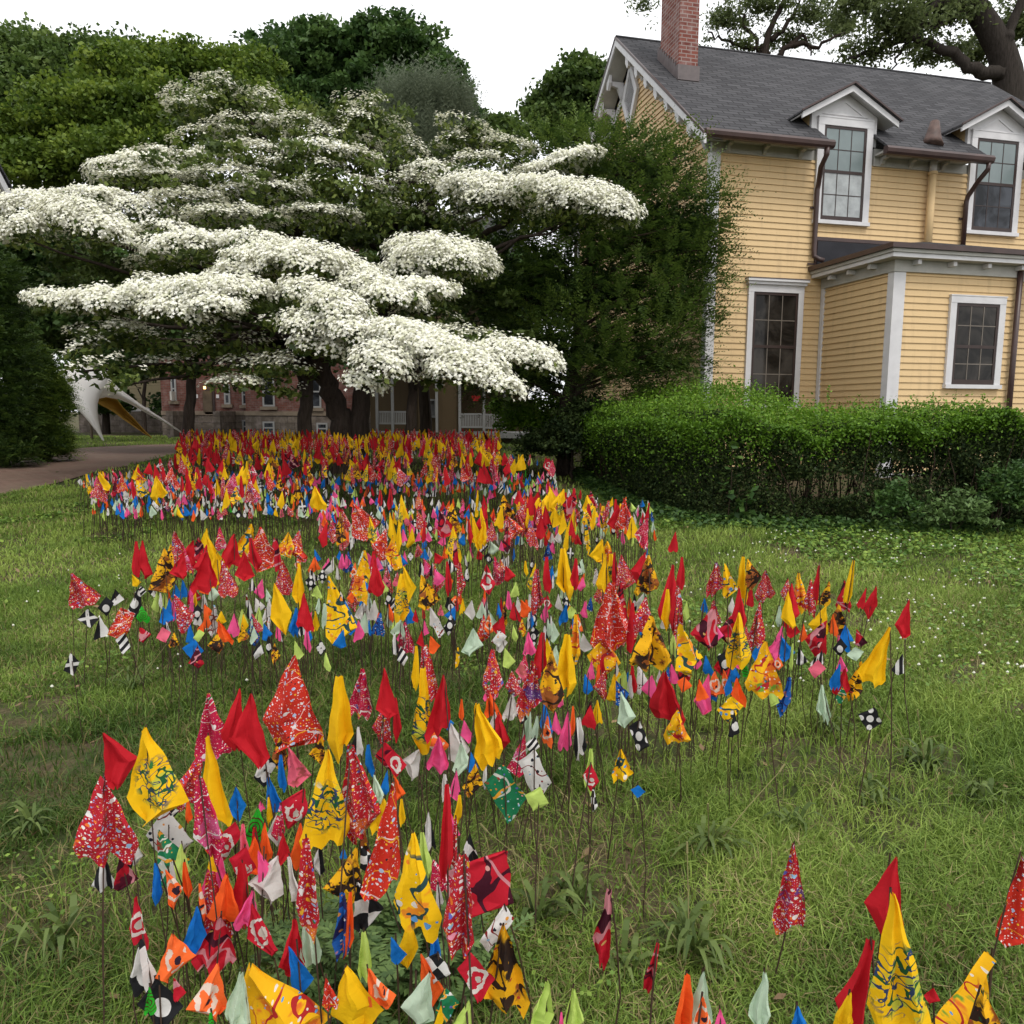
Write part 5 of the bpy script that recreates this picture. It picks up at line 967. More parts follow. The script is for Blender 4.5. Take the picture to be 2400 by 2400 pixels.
# ------------------------------------------------------------------ the flags
# one line per flag seen in an enlarged view: kind, apex x, apex y, left, right, bottom
VIEWS = {
'A': (100, 1700, .36232, """R 420 40 375 575 400;r1 385 335 205 580 860;y1 660 15 500 880 600;Y 1065 70 1000 1230 600;r1 1020 165 855 1040 470;r1 1010 345 920 1090 860;r1 1150 460 1120 1180 610;w 800 545 670 940 880;Ks 720 505 680 870 640
O 940 490 920 965 620;g 810 665 730 930 1030;W 840 880 820 870 1010;o 805 930 785 880 1170;Kh 560 690 520 625 910;Ks 390 835 305 460 1045;r3 500 840 430 580 1050;D 600 1110 515 675 1385;Kf 640 1380 550 745 1730;Kc 745 1650 605 870 1932
o 840 1355 735 980 1610;o 1040 1580 910 1155 1885;B 1000 1165 880 1040 1480;r1 1090 955 1040 1220 1450;r3 1150 1230 950 1250 1545;P 1130 785 1020 1200 1090;D 1240 630 1070 1290 900;Y 1090 820 1060 1120 940;D 1310 785 1215 1380 1005;R 1290 885 1200 1330 1255;R 1370 660 1320 1390 900
D 1355 1150 1310 1505 1460;W 1440 855 1320 1540 1125;W 1500 525 1450 1550 765;G 1390 535 1280 1445 740;O 1435 630 1390 1495 890;R 1550 690 1490 1590 890;B 1250 395 1200 1315 610;B 1455 320 1435 1535 560;B 1540 190 1520 1575 410;Kf 1440 185 1355 1505 390;p 1640 130 1575 1725 385
Y 1460 465 1440 1480 630;P 1410 490 1385 1435 550;D 1690 415 1540 1715 650;O 1665 630 1570 1700 910;W 1590 850 1585 1670 1130;r1 1700 730 1630 1770 1310;R 1625 1250 1520 1705 1580;M 1700 1215 1645 1785 1540;B 1640 1410 1575 1720 1705;M 1285 1595 1185 1355 1932
y4 1490 1550 1270 1870 2180;r2 1830 1635 1785 1895 1825;Ks 1770 765 1725 1810 960;G 1085 1860 1060 1110 2010;r3 880 1620 840 920 1760;G 690 1690 640 720 1850"""),
'B': (700, 1700, .36232, """y1 185 155 10 330 770;r1 340 125 235 500 720;Kh 385 10 345 420 190;B 450 125 435 495 310;D 610 160 550 690 330;M 490 320 465 550 500;B 570 290 525 580 440;y2 125 70 65 165 250;r2 610 365 415 690 1060;Y 665 475 645 690 635;W 740 140 680 800 340
P 905 70 815 965 285;M 1050 110 985 1110 310;B 1110 165 1070 1140 295;y2 1145 245 1060 1190 455;P 1020 290 960 1040 480;R 960 380 910 1000 980;r1 1015 600 990 1040 1000;r1 890 870 850 1000 1070;Y 1040 450 990 1055 630;g 1320 250 1190 1450 615;w 1525 160 1430 1645 480;L 1560 400 1465 1620 550
r1 1425 60 1350 1475 325;Ks 1210 225 1195 1225 400;L 1890 150 1840 1910 420;D 1890 250 1830 1932 420;Kt 1905 415 1890 1932 545;Ks 840 560 790 885 785;Kt 1105 700 1065 1195 935;r3 1335 820 925 1370 1230;r1 1065 840 945 1165 1460;w 1330 1170 1165 1395 1430;y2 1325 1290 1165 1495 1780;D 1110 1465 1035 1280 1760
y3 740 690 570 890 1310;Y 720 1250 640 790 1545;L 800 690 770 850 1000;y2 340 800 160 400 1130;y2 415 650 385 450 880;Kt 440 780 395 490 930;Kt 400 1005 355 560 1300;b 285 1080 195 305 1470;O 335 1080 300 365 1445;B 625 1370 585 700 1530;B 880 1310 830 920 1620;Kt 900 1480 780 990 1650;O 845 1470 775 930 1820
M 760 1600 645 870 1905;g 950 1700 880 1040 1900;L 420 1335 365 460 1620;Y 310 1555 200 560 1960;o 440 1575 435 620 1830;Y 920 1810 870 940 1960;L 1075 1780 970 1120 1970;L 1600 1650 1480 1660 1910;L 1780 1700 1715 1850 1960;P 1700 1855 1685 1720 1965;W 900 1030 875 925 1165;B 290 790 265 315 860"""),
'C': (1300, 1700, .56936, """r3 225 675 160 235 965;r3 425 895 390 435 1090;r1 985 485 890 1025 820;R 1385 540 1275 1420 880;y1 1390 690 1305 1575 1260;R 1300 880 1195 1310 1260;Y 1215 1100 1165 1240 1250;y1 1810 940 1545 1815 1290;y2 1760 1090 1700 1880 1300;r2 1925 535 1830 1990 890
O 545 1025 495 575 1240;M 615 1015 550 665 1220;o 610 1115 560 660 1260;M 865 1015 790 880 1225;P 680 1165 655 705 1265;B 1000 1155 975 1060 1260;R 1560 1080 1530 1590 1140"""),
'D': (1350, 1200, .43996, """R 530 105 490 540 210;R 565 240 540 578 410;R 515 280 430 545 535;r1 545 400 510 580 650;y2 385 228 320 443 430;r1 265 230 230 330 410;R 205 215 190 222 380;Y 160 222 110 182 420;r1 150 330 100 190 480;r2 190 375 95 300 735;y2 400 555 278 505 830;y3 150 680 65 240 880;y3 610 590 530 690 860;r1 750 270 705 800 440
y3 810 275 785 868 455;Y 890 238 868 925 470;y2 930 250 905 985 410;r1 1010 310 955 1055 465;R 935 390 915 960 500;R 868 403 830 905 605;r1 735 470 700 780 600;r3 810 520 750 860 700;y1 870 535 820 945 825;r3 680 500 610 750 720;r1 980 480 920 1005 720;r1 1130 355 1095 1150 480;y3 1185 325 1155 1230 520;R 1150 380 1115 1190 565
Y 1130 420 1095 1170 615;r1 1250 360 1215 1275 540;R 1295 285 1265 1303 475;y2 1350 370 1300 1368 500;Y 1310 500 1245 1340 660;r3 1430 365 1395 1470 520;Y 1480 258 1460 1500 485;y2 1400 490 1345 1460 660;R 1550 405 1510 1550 515;R 1600 395 1545 1612 570;R 1770 465 1710 1783 670;Y 1670 610 1548 1692 920;r3 1310 575 1240 1345 770;y1 1010 690 915 1105 975
R 790 715 735 825 880;r3 580 770 540 615 910;R 1160 580 1130 1195 670;B 690 765 675 740 860;B 850 800 825 875 905;B 970 685 940 990 795;B 1125 660 1085 1165 790;B 1440 625 1405 1465 735;B 1405 810 1365 1420 945;b 1140 880 1085 1145 1075;B 300 530 290 325 615;B 685 460 670 705 530;B 5 580 -10 20 660;O 285 450 270 312 550;O 1370 545 1360 1400 655;O 1210 590 1195 1235 690
O 580 880 540 620 960;o 740 850 690 790 980;o 810 840 780 840 975;o 1080 770 1050 1105 840;p 1290 790 1245 1330 885;P 345 525 322 368 635;P 1085 605 1040 1105 760;P 510 810 480 545 910;P 405 870 350 430 985;P 680 865 628 715 1075;P 1410 770 1385 1440 850;P 45 470 25 60 560;W 260 485 248 275 590;W 480 530 450 515 620;W 825 455 795 838 540;W 290 870 275 315 990;w 350 810 325 385 970
W 445 840 430 465 930;L 590 470 575 615 580;M 375 500 355 400 590;L 520 640 495 545 760;M 1085 500 1065 1095 610;L 1155 700 1140 1170 835;M 260 960 230 320 1140;Ks 1205 720 1180 1235 815;Kc 1410 675 1370 1440 765;Kd 335 1110 283 405 1270;Kd 1590 1040 1517 1632 1165;Ks 1720 755 1685 1745 865;Kc 845 1070 820 880 1190;Kf 960 630 940 990 690;Ks 1310 740 1265 1330 820;y2 1515 795 1435 1530 990
r3 1515 625 1490 1550 715;M 1490 720 1450 1530 790;y3 830 985 765 890 1120;R 470 850 380 570 1100;y3 540 1055 478 618 1225;Y 205 865 165 255 1000;R 140 770 130 170 900;r1 130 850 90 160 1000;B 65 870 45 92 970;R 300 815 290 328 960;r3 75 1010 35 110 1140;Y 115 1000 80 140 1120;y3 240 1260 200 310 1420;B 330 1455 292 370 1520;M 1310 920 1280 1350 1100;g 1420 930 1390 1445 1025"""),
'E': (100, 1200, .36232, """r1 190 395 150 330 615;Kx 290 630 230 345 745;Kc 410 550 365 455 670;Kh 470 500 440 520 600;Kh 370 680 330 415 810;Kx 180 915 135 225 1055;Kd 590 490 540 625 680;Ks 640 480 600 670 555;Kh 710 480 680 740 550;R 605 190 575 625 410;R 645 185 605 695 425;Y 600 400 575 625 480;y2 785 235 680 850 515;r1 850 125 775 930 390;r1 910 220 890 950 395
r3 1010 165 940 1060 320;Y 1060 105 1015 1090 230;R 1040 215 970 1070 430;Y 1110 155 1055 1185 440;r1 1145 95 1115 1185 240;y3 1350 75 1220 1370 280;r2 1410 95 1320 1515 380;r3 1500 165 1480 1535 310;r1 1625 120 1580 1670 270;R 1300 250 1240 1355 440;r1 1160 310 1130 1250 545;r1 1550 310 1490 1625 535;Y 1660 330 1615 1705 600;Y 1500 460 1480 1605 785;R 1690 525 1640 1745 760
r1 890 530 840 960 780;r3 960 460 920 1005 590;G 640 610 605 685 710;r2 510 620 410 580 820;r3 650 740 625 695 840;B 820 560 785 860 700;B 780 615 748 835 725;L 740 510 710 770 640;L 790 520 760 820 630;P 850 560 785 860 705;B 860 470 830 890 560;B 905 440 880 935 550;O 1040 425 1005 1070 535;M 1095 460 1070 1140 570;Kc 1000 390 980 1020 445;Ks 1355 430 1335 1380 510;P 1395 435 1365 1425 560;L 1250 390 1235 1275 490
W 1040 535 1015 1055 660;w 1110 600 1060 1145 790;Kc 1000 600 965 1030 700;O 1060 610 1010 1080 750;Y 985 515 975 1005 610;Y 1155 640 1120 1180 725;L 1010 760 975 1045 840;B 950 715 920 980 850;p 775 745 730 820 840;Kh 800 710 780 820 800;y2 850 780 820 880 870;Ks 530 785 465 575 915;B 980 825 910 1030 950;r3 1000 870 950 1045 1005;y2 1130 790 1080 1178 910;P 1240 655 1190 1280 800;L 1290 630 1260 1325 760;L 1400 615 1360 1430 745
W 1400 555 1370 1435 650;Kh 1335 570 1315 1360 690;y2 1290 740 1260 1330 830;M 1365 740 1340 1390 855;B 1445 720 1425 1485 830;Kc 1460 810 1445 1478 915;Kh 1400 835 1350 1425 950;y2 1500 850 1480 1535 985;L 1650 830 1625 1685 950;L 1830 910 1810 1860 1025;Kf 1800 830 1765 1835 930;B 1640 620 1595 1690 800;P 1720 645 1690 1745 770;B 1725 710 1700 1750 850;Y 1765 640 1740 1790 765;M 1820 590 1785 1865 735
B 1775 240 1755 1798 325;O 1760 290 1720 1795 385;P 1835 300 1800 1855 390;W 1870 290 1850 1885 380;Ks 1745 370 1725 1785 455;L 1775 475 1740 1805 555;r2 1620 930 1430 1810 1530;r1 1075 1170 970 1195 1600;R 1235 1145 1130 1290 1535;R 1350 1170 1240 1470 1650;y2 1540 1450 1485 1595 1650"""),
'F': (700, 1200, .36232, """Y 260 1065 165 325 1565;r1 415 1010 335 480 1325;R 555 1005 475 610 1330;R 625 1200 600 655 1470;r1 575 1185 480 600 1500;r3 560 1490 495 690 1700;Y 760 865 725 780 1140;r1 815 860 760 880 1215;y1 805 1010 695 830 1550;R 940 1050 825 985 1430;r1 1255 890 1195 1330 1190;r1 1465 910 1420 1500 1100;r1 1515 960 1415 1580 1320;R 1580 780 1535 1620 1060;y2 1640 895 1555 1730 1280
Y 1740 790 1690 1810 1160;B 1875 1050 1845 1905 1175;Y 1150 1235 1145 1325 1615;O 1230 1160 1205 1320 1340;R 1290 1310 1250 1365 1510;W 1270 1290 1230 1300 1410;W 1380 1180 1320 1445 1330;Kc 1450 1290 1410 1480 1370;M 1490 1270 1450 1515 1540;M 1545 1320 1515 1560 1480;B 1590 1230 1560 1640 1420;o 1610 1320 1565 1645 1500;P 1660 1290 1630 1695 1440;O 1775 1255 1755 1790 1440;P 1745 1290 1700 1790 1530
Ks 1810 1330 1780 1860 1580;R 1890 1250 1830 1932 1390;O 1055 1210 1040 1070 1340;P 1070 1345 1045 1125 1490;W 1040 1365 970 1110 1620;B 980 1345 940 1005 1410;o 850 1390 780 980 1570;Ks 1530 1460 1465 1560 1560;W 435 550 375 470 720;W 490 570 440 525 700;M 430 650 385 465 780;b 530 650 460 550 795;B 355 675 328 385 795;P 385 700 345 420 825;y3 260 410 180 370 840;r1 255 535 210 300 760;y3 400 320 330 430 570
r1 350 420 305 395 620;R 490 310 445 550 535;r1 570 340 540 610 510;p 640 390 610 660 480;y1 610 155 560 665 370;Y 650 60 635 668 260;Y 710 350 670 755 605;y1 670 400 630 720 700;y2 820 405 775 925 630;r1 830 300 800 870 430;r1 900 330 865 945 520;R 960 320 940 980 525;r1 1040 330 1020 1075 530;D 1215 335 1165 1260 530;r1 1290 290 1255 1350 470;y1 1000 90 955 1060 300;R 905 260 875 935 335
O 945 220 925 960 300;B 815 235 785 838 310;W 850 230 835 870 320;Kf 720 255 700 745 320;P 685 250 665 700 350;r1 770 205 745 800 285;Kf 595 320 575 615 390;W 535 245 500 575 350;P 460 260 435 500 350;b 320 255 285 350 385;B 265 250 245 280 310;P 280 270 255 300 370;Ks 800 310 780 830 425;Ks 995 305 965 1030 400;P 1110 215 1090 1130 300;M 1260 180 1225 1295 270;Ks 1210 200 1160 1225 270;Kc 1225 260 1200 1255 335
W 1345 180 1330 1362 270;P 1310 185 1295 1330 250;Y 1710 235 1660 1760 540;R 1605 290 1590 1645 510;R 1795 300 1765 1812 490;r1 1540 370 1510 1590 640;y1 1525 330 1475 1540 520;D 1610 540 1580 1650 635;Kx 1760 230 1735 1785 300;b 1615 200 1585 1645 310;P 1645 190 1620 1665 260;W 1640 135 1620 1660 200;Y 1115 0 1085 1170 195;y1 1210 70 1175 1240 180;r2 1390 20 1335 1460 190;Y 1475 30 1445 1505 155;Y 1710 0 1685 1740 145;y3 1860 40 1845 1880 255
R 815 50 800 840 185;Y 735 100 705 760 235;r1 725 20 700 760 140;r1 915 45 855 980 170;R 170 60 135 190 225;r1 210 50 185 245 200;r2 420 -60 340 510 180;y2 270 0 230 305 210;r1 285 140 255 320 245;R 1390 585 1355 1430 700;O 1455 565 1430 1505 680;W 1420 570 1405 1440 650;Kd 1520 630 1490 1540 745;Kd 1520 740 1470 1555 870;Kh 1630 670 1608 1660 780;W 1680 530 1650 1700 630;Kd 1735 545 1705 1765 640;Y 1745 605 1715 1760 680
L 1765 610 1725 1795 690;B 1790 685 1765 1815 800;P 1850 575 1825 1868 680;M 1810 750 1780 1840 880;R 1290 670 1243 1335 800;w 1300 770 1250 1345 870;r2 1195 665 1150 1245 860;M 1130 750 1055 1190 920;B 1290 590 1275 1310 680;M 1185 580 1150 1225 690;W 1120 570 1075 1145 695;Ks 1215 560 1200 1243 655;B 985 610 945 1018 710;Kd 985 665 945 1020 800;W 870 610 845 900 740;p 920 600 900 940 670;O 880 800 845 915 915
R 780 770 755 800 870;r1 690 710 635 745 910;L 615 660 590 638 790;M 580 620 560 610 740;Ks 615 555 580 650 650;Ks 660 870 620 695 990;Ks 620 790 597 640 920;R 755 630 735 770 710;R 805 600 795 818 700;o 1015 540 985 1045 610;y2 1330 580 1310 1350 730;y1 1445 690 1425 1475 805;y3 1030 875 1010 1040 1000"""),
}
# paints
def cloth_finish(t, col, tr=.16):
    u = t.uv('cloth'); n = t.noise(u, 9, 4, .6); t.bump(n, .35, .02)
    col = t.mix(t.math('MULTIPLY', t.noise(u, 3, 3), .22), col, (0.02, 0.01, 0.01)) if False else col
    t.done(col, .78, .22); t.trans(col, tr); return t.m
def jit(t, c, a=.14):
    n = t.noise(t.uv('cloth'), 5, 3); return t.mix(n, tuple(x*(1-a) for x in c), tuple(min(1, x*(1+a)) for x in c))
def dots(t, scale, lo, hi, stops, col, seed=0.0):
    """paint drops: Voronoi cells of random size and colour"""
    u = t.uv('cloth'); m = t.new('ShaderNodeMapping'); t.put(m.inputs[0], u); m.inputs['Location'].default_value = (seed, seed*.7, 0)
    nz = t.new('ShaderNodeTexNoise'); t.put(nz.inputs['Vector'], m.outputs[0]); nz.inputs['Scale'].default_value = scale*1.1; nz.inputs['Detail'].default_value = 2
    va = t.new('ShaderNodeVectorMath', operation='MULTIPLY_ADD'); t.l.new(nz.outputs['Color'], va.inputs[0]); va.inputs[1].default_value = (.35/scale*1.2,)*3; t.l.new(m.outputs[0], va.inputs[2])
    v = t.new('ShaderNodeTexVoronoi', voronoi_dimensions='2D'); t.put(v.inputs['Vector'], va.outputs[0]); v.inputs['Scale'].default_value = scale
    sp = t.new('ShaderNodeSeparateColor'); t.l.new(v.outputs['Color'], sp.inputs[0])
    rad = t.math('MULTIPLY_ADD', t.math('POWER', sp.outputs[0], 2.5), hi-lo, lo)
    mk = t.math('LESS_THAN', v.outputs['Distance'], rad)
    return t.mix(mk, col, t.ramp(sp.outputs[1], stops, True))
def lines(t, scale, width, c, col, seed=0.0, where=None):
    """flung or brushed lines of paint: the thin zero-band of a noise"""
    u = t.uv('cloth'); m = t.new('ShaderNodeMapping'); t.put(m.inputs[0], u); m.inputs['Location'].default_value = (seed, -seed, seed)
    n = t.noise(m.outputs[0], scale, 1.5, .5, .6); mk = t.math('LESS_THAN', t.math('ABSOLUTE', t.math('SUBTRACT', n, .5)), width)
    if where is not None: mk = t.math('MULTIPLY', mk, where)
    return t.mix(mk, col, c)
def patch(t, scale, lo, c, col, seed=0.0, where=None):
    u = t.uv('cloth'); m = t.new('ShaderNodeMapping'); t.put(m.inputs[0], u); m.inputs['Location'].default_value = (seed, seed*1.3, -seed)
    mk = t.step(t.noise(m.outputs[0], scale, 4, .6), lo, lo+.03)
    if where is not None: mk = t.math('MULTIPLY', mk, where)
    return t.mix(mk, col, c)
def design(t): 
    s = t.new('ShaderNodeSeparateXYZ'); t.l.new(t.uv('design'), s.inputs[0]); return s.outputs[0], s.outputs[1]
def disc(t, cx, cy, r, e=1.0):
    x, y = design(t); dx = t.math('SUBTRACT', x, cx); dy = t.math('MULTIPLY', t.math('SUBTRACT', y, cy), e)
    return t.math('SQRT', t.math('ADD', t.math('MULTIPLY', dx, dx), t.math('MULTIPLY', dy, dy)))
RED, YEL = (.52, .012, .022), (.84, .50, .006)
BLU, PNK, ORA, WHT, MNT, LIM, GRN, BLK = (.008, .17, .58), (.88, .10, .30), (.92, .12, .018), (.66, .63, .60), (.52, .66, .50), (.50, .66, .15), (.02, .36, .02), (.012, .012, .014)
MULTI = [(0, (.72, .68, .66)), (.38, (.75, .42, .03)), (.55, (.70, .16, .02)), (.66, (.12, .12, .45)), (.76, (.32, .52, .72)), (.86, (.78, .30, .40)), (.94, (.03, .15, .05))]
FM = {}
for k, c in dict(R=RED, Y=YEL, B=BLU, P=PNK, O=ORA, W=WHT, M=MNT, L=LIM).items():
    t = NT('cloth_'+k); col = jit(t, c)
    if k in 'WM': col = t.mix(t.step(t.noise(t.uv('cloth'), 2.5, 5), .56, .8), col, tuple(x*.72 for x in c))
    FM[k] = cloth_finish(t, col, .22)
t = NT('red_splattered_cloth'); u = t.uv('cloth'); c = t.mix(t.noise(u, 6, 4), (.32, .008, .02), (.56, .02, .03)); c = patch(t, 9, .60, (.60, .14, .03), c, 2); c = patch(t, 7, .64, (.14, .05, .22), c, 5)
c = dots(t, 85, .04, .38, MULTI, c); c = dots(t, 180, .04, .40, [(0, (.75, .72, .70)), (.55, (.75, .45, .05)), (.75, (.2, .3, .6))], c, 3); c = dots(t, 38, .0, .28, MULTI, c, 7); FM['r1'] = cloth_finish(t, c)
t = NT('orange_red_splashed_cloth'); u = t.uv('cloth'); c = t.mix(t.noise(u, 8, 5), (.42, .01, .012), (.68, .05, .02)); c = patch(t, 6, .62, (.30, .01, .01), c, 4)
c = patch(t, 8, .69, (.72, .42, .42), c, 1); c = lines(t, 7, .005, (.78, .60, .58), c, 2); c = lines(t, 5, .004, (.80, .40, .02), c, 8); c = dots(t, 110, .04, .38, [(0, (.75, .72, .7)), (.5, (.40, .55, .75)), (.75, (.8, .45, .03)), (.92, (.02, .02, .03))], c, 3); c = dots(t, 40, .0, .25, [(0, (.42, .56, .76)), (.6, (.75, .72, .72))], c, 6); FM['r2'] = cloth_finish(t, c)
t = NT('dark_red_painted_cloth'); u = t.uv('cloth'); c = t.mix(t.noise(u, 5, 4), (.42, .008, .02), (.52, .012, .03)); c = patch(t, 6, .56, (.09, .006, .02), c, 2); c = lines(t, 6, .03, (.05, .005, .015), c, 3); c = lines(t, 7, .02, (.55, .22, .25), c, 6)
c = dots(t, 14, .0, .2, [(0, (.62, .38, .12)), (.6, (.60, .30, .28))], c, 1); FM['r3'] = cloth_finish(t, c)
cent = lambda t, r0=.36: t.math('SUBTRACT', 1.0, t.step(disc(t, .5, .42, 0), r0*.75, r0))
t = NT('yellow_green_painted_cloth'); c = jit(t, YEL, .1); w = cent(t, .30); c = patch(t, 16, .54, (.50, .50, .05), c, 3, w); c = lines(t, 27, .034, (.015, .09, .03), c, 1, w); c = lines(t, 34, .022, (.03, .05, .12), c, 4, w); c = patch(t, 22, .64, (.03, .17, .04), c, 6, w); c = patch(t, 30, .66, (.62, .58, .42), c, 9, w); FM['y1'] = cloth_finish(t, c)
t = NT('yellow_brown_painted_cloth'); c = jit(t, (.80, .42, .01), .14); w = cent(t, .5); c = patch(t, 9, .50, (.30, .09, .02), c, 2, w); c = patch(t, 13, .56, (.022, .012, .010), c, 5, w); c = lines(t, 11, .03, (.03, .015, .01), c, 7, w); c = dots(t, 55, .0, .30, [(0, (.03, .015, .01)), (.6, (.45, .05, .03)), (.85, (.02, .05, .02))], c, 2); FM['y2'] = cloth_finish(t, c)
t = NT('yellow_dabbed_cloth'); c = jit(t, YEL, .1); w = cent(t, .46); c = patch(t, 10, .57, (.75, .25, .02), c, 4, w); c = patch(t, 12, .62, (.60, .57, .50), c, 8, w); c = lines(t, 10, .025, (.02, .06, .06), c, 5, w); c = dots(t, 34, .05, .36, [(0, (.10, .30, .62)), (.4, (.7, .66, .6)), (.7, (.75, .22, .02)), (.88, (.02, .03, .04))], c, 1) ; FM['y3'] = cloth_finish(t, c)
t = NT('crimson_speckled_cloth'); u = t.uv('cloth'); c = t.mix(t.noise(u, 7, 5), (.36, .006, .05), (.60, .02, .07)); c = patch(t, 9, .60, (.62, .10, .25), c, 3); c = patch(t, 12, .64, (.10, .05, .28), c, 8); c = patch(t, 10, .66, (.03, .22, .06), c, 12); c = lines(t, 8, .006, (.75, .70, .68), c, 4)
c = dots(t, 170, .04, .36, [(0, (.75, .72, .70)), (.6, (.65, .3, .4)), (.8, (.75, .45, .05))], c, 5); c = dots(t, 30, .0, .24, MULTI, c, 9); FM['r4'] = cloth_finish(t, c)
t = NT('yellow_orange_smeared_cloth'); c = jit(t, (.82, .44, .008), .12); w = cent(t, .42); c = patch(t, 8, .53, (.70, .16, .02), c, 2, w); c = patch(t, 11, .58, (.16, .30, .03), c, 7, w); c = lines(t, 14, .02, (.40, .02, .02), c, 5, w); c = patch(t, 18, .66, (.03, .06, .05), c, 4, w); c = dots(t, 60, .0, .25, [(0, (.7, .65, .55)), (.6, (.1, .3, .6))], c, 6); FM['y4'] = cloth_finish(t, c)
def ringed(name, base, ring, spot, seed):
    t = NT(name); c = jit(t, base, .14); n = t.math('MULTIPLY', t.math('SUBTRACT', t.noise(t.uv('cloth'), 20, 3), .5), .42); d = t.math('ADD', disc(t, .5, .45, 0), n)
    mk = t.math('LESS_THAN', t.math('ABSOLUTE', t.math('SUBTRACT', d, .21)), .045); mk = t.math('MULTIPLY', mk, t.math('GREATER_THAN', t.noise(t.uv('cloth'), 13, 2), .40)); c = t.mix(mk, c, ring)
    d2 = t.math('ADD', disc(t, .55, .42, 0), n); c = t.mix(t.math('LESS_THAN', d2, .075), c, spot); c = patch(t, 12, .67, ring, c, seed, cent(t, .3)); return cloth_finish(t, c)
FM['D'] = ringed('red_white_ring_cloth', (.50, .012, .03), (.66, .60, .56), (.5, .45, .4), 3)
FM['o'] = ringed('orange_white_ring_cloth', (.90, .15, .03), (.72, .58, .48), (.03, .015, .03), 6)
t = NT('pink_painted_cloth'); c = jit(t, (.80, .14, .22)); c = patch(t, 8, .55, (.45, .10, .10), c, 3, cent(t, .45)); c = patch(t, 14, .62, (.05, .02, .05), c, 5, cent(t, .3)); FM['p'] = cloth_finish(t, c)
t = NT('white_splattered_cloth'); c = jit(t, (.70, .68, .66), .06); c = patch(t, 9, .63, (.35, .50, .62), c, 2); c = patch(t, 11, .66, (.55, .20, .10), c, 7); c = lines(t, 7, .007, (.20, .02, .02), c, 4); c = dots(t, 50, .02, .34, [(0, (.02, .02, .03)), (.45, (.25, .02, .02)), (.65, (.25, .45, .62)), (.85, (.70, .30, .05))], c, 3); FM['w'] = cloth_finish(t, c)
t = NT('green_splattered_cloth'); u = t.uv('cloth'); c = t.mix(t.noise(u, 7, 4), (.008, .10, .04), (.02, .26, .11)); c = patch(t, 10, .62, (.35, .03, .02), c, 1); c = patch(t, 12, .66, (.30, .48, .55), c, 5); c = lines(t, 8, .012, (.60, .62, .55), c, 3); c = lines(t, 9, .01, (.75, .35, .03), c, 6); c = dots(t, 60, .0, .3, MULTI, c, 2); FM['g'] = cloth_finish(t, c)
t = NT('blue_splattered_cloth'); u = t.uv('cloth'); c = t.mix(t.noise(u, 7, 4), (.01, .05, .26), (.02, .16, .55)); c = patch(t, 11, .62, (.55, .22, .25), c, 2); c = lines(t, 9, .02, (.02, .02, .10), c, 4); c = dots(t, 60, .02, .34, [(0, (.6, .6, .65)), (.5, (.65, .25, .06)), (.75, (.02, .02, .06))], c, 3); FM['b'] = cloth_finish(t, c)
t = NT('green_swirl_cloth'); c = jit(t, GRN); d = disc(t, .5, .45, 0); n = t.math('MULTIPLY', t.noise(t.uv('cloth'), 10, 2), .12); a = t.math('SINE', t.math('MULTIPLY', t.math('ADD', d, n), 55)); c = t.mix(t.math('MULTIPLY', t.math('GREATER_THAN', a, .55), t.math('LESS_THAN', d, .34)), c, (.06, .03, .01)); FM['G'] = cloth_finish(t, c)
def bw(name, f, base=BLK, mark=(.64, .62, .60)):
    t = NT(name); FM[name] = cloth_finish(t, t.mix(f(t), base, mark), .1)
lt = lambda t, a, b: t.math('LESS_THAN', a, b)
mx = lambda t, a, b: t.math('MAXIMUM', a, b)
def die(t):
    o = lt(t, disc(t, .5, .5, 0), .17)
    for x, y in ((.2, .2), (.8, .2), (.2, .8), (.8, .8)): o = mx(t, o, lt(t, disc(t, x, y, 0), .13))
    return o
def flower(t):
    o = None
    for x, y, e in ((.5, .30, 1), (.5, .72, 1), (.28, .52, 1), (.72, .52, 1)): q = lt(t, disc(t, x, y, 0), .17); o = q if o is None else mx(t, o, q)
    return o
def stripes(t): x, y = design(t); return lt(t, t.math('FRACT', t.math('MULTIPLY', x, 2.6)), .5)
def cross(t):
    x, y = design(t); a = t.math('ABSOLUTE', t.math('SUBTRACT', x, y)); b = t.math('ABSOLUTE', t.math('SUBTRACT', t.math('ADD', x, y), 1.0)); return mx(t, lt(t, a, .13), lt(t, b, .13))
def half(t): x, y = design(t); return t.math('GREATER_THAN', x, .46)
def check(t):
    x, y = design(t); a = t.math('GREATER_THAN', x, .5); b = t.math('GREATER_THAN', t.math('FRACT', t.math('MULTIPLY', y, 1.6)), .5); return t.math('ABSOLUTE', t.math('SUBTRACT', a, b))
bw('Kd', die); bw('Kc', lambda t: lt(t, disc(t, .52, .42, 0), .20)); bw('Ks', stripes); bw('Kx', cross); bw('Kh', half); bw('Kf', flower); bw('Kt', check)
KINDS_ALL = list(FM)

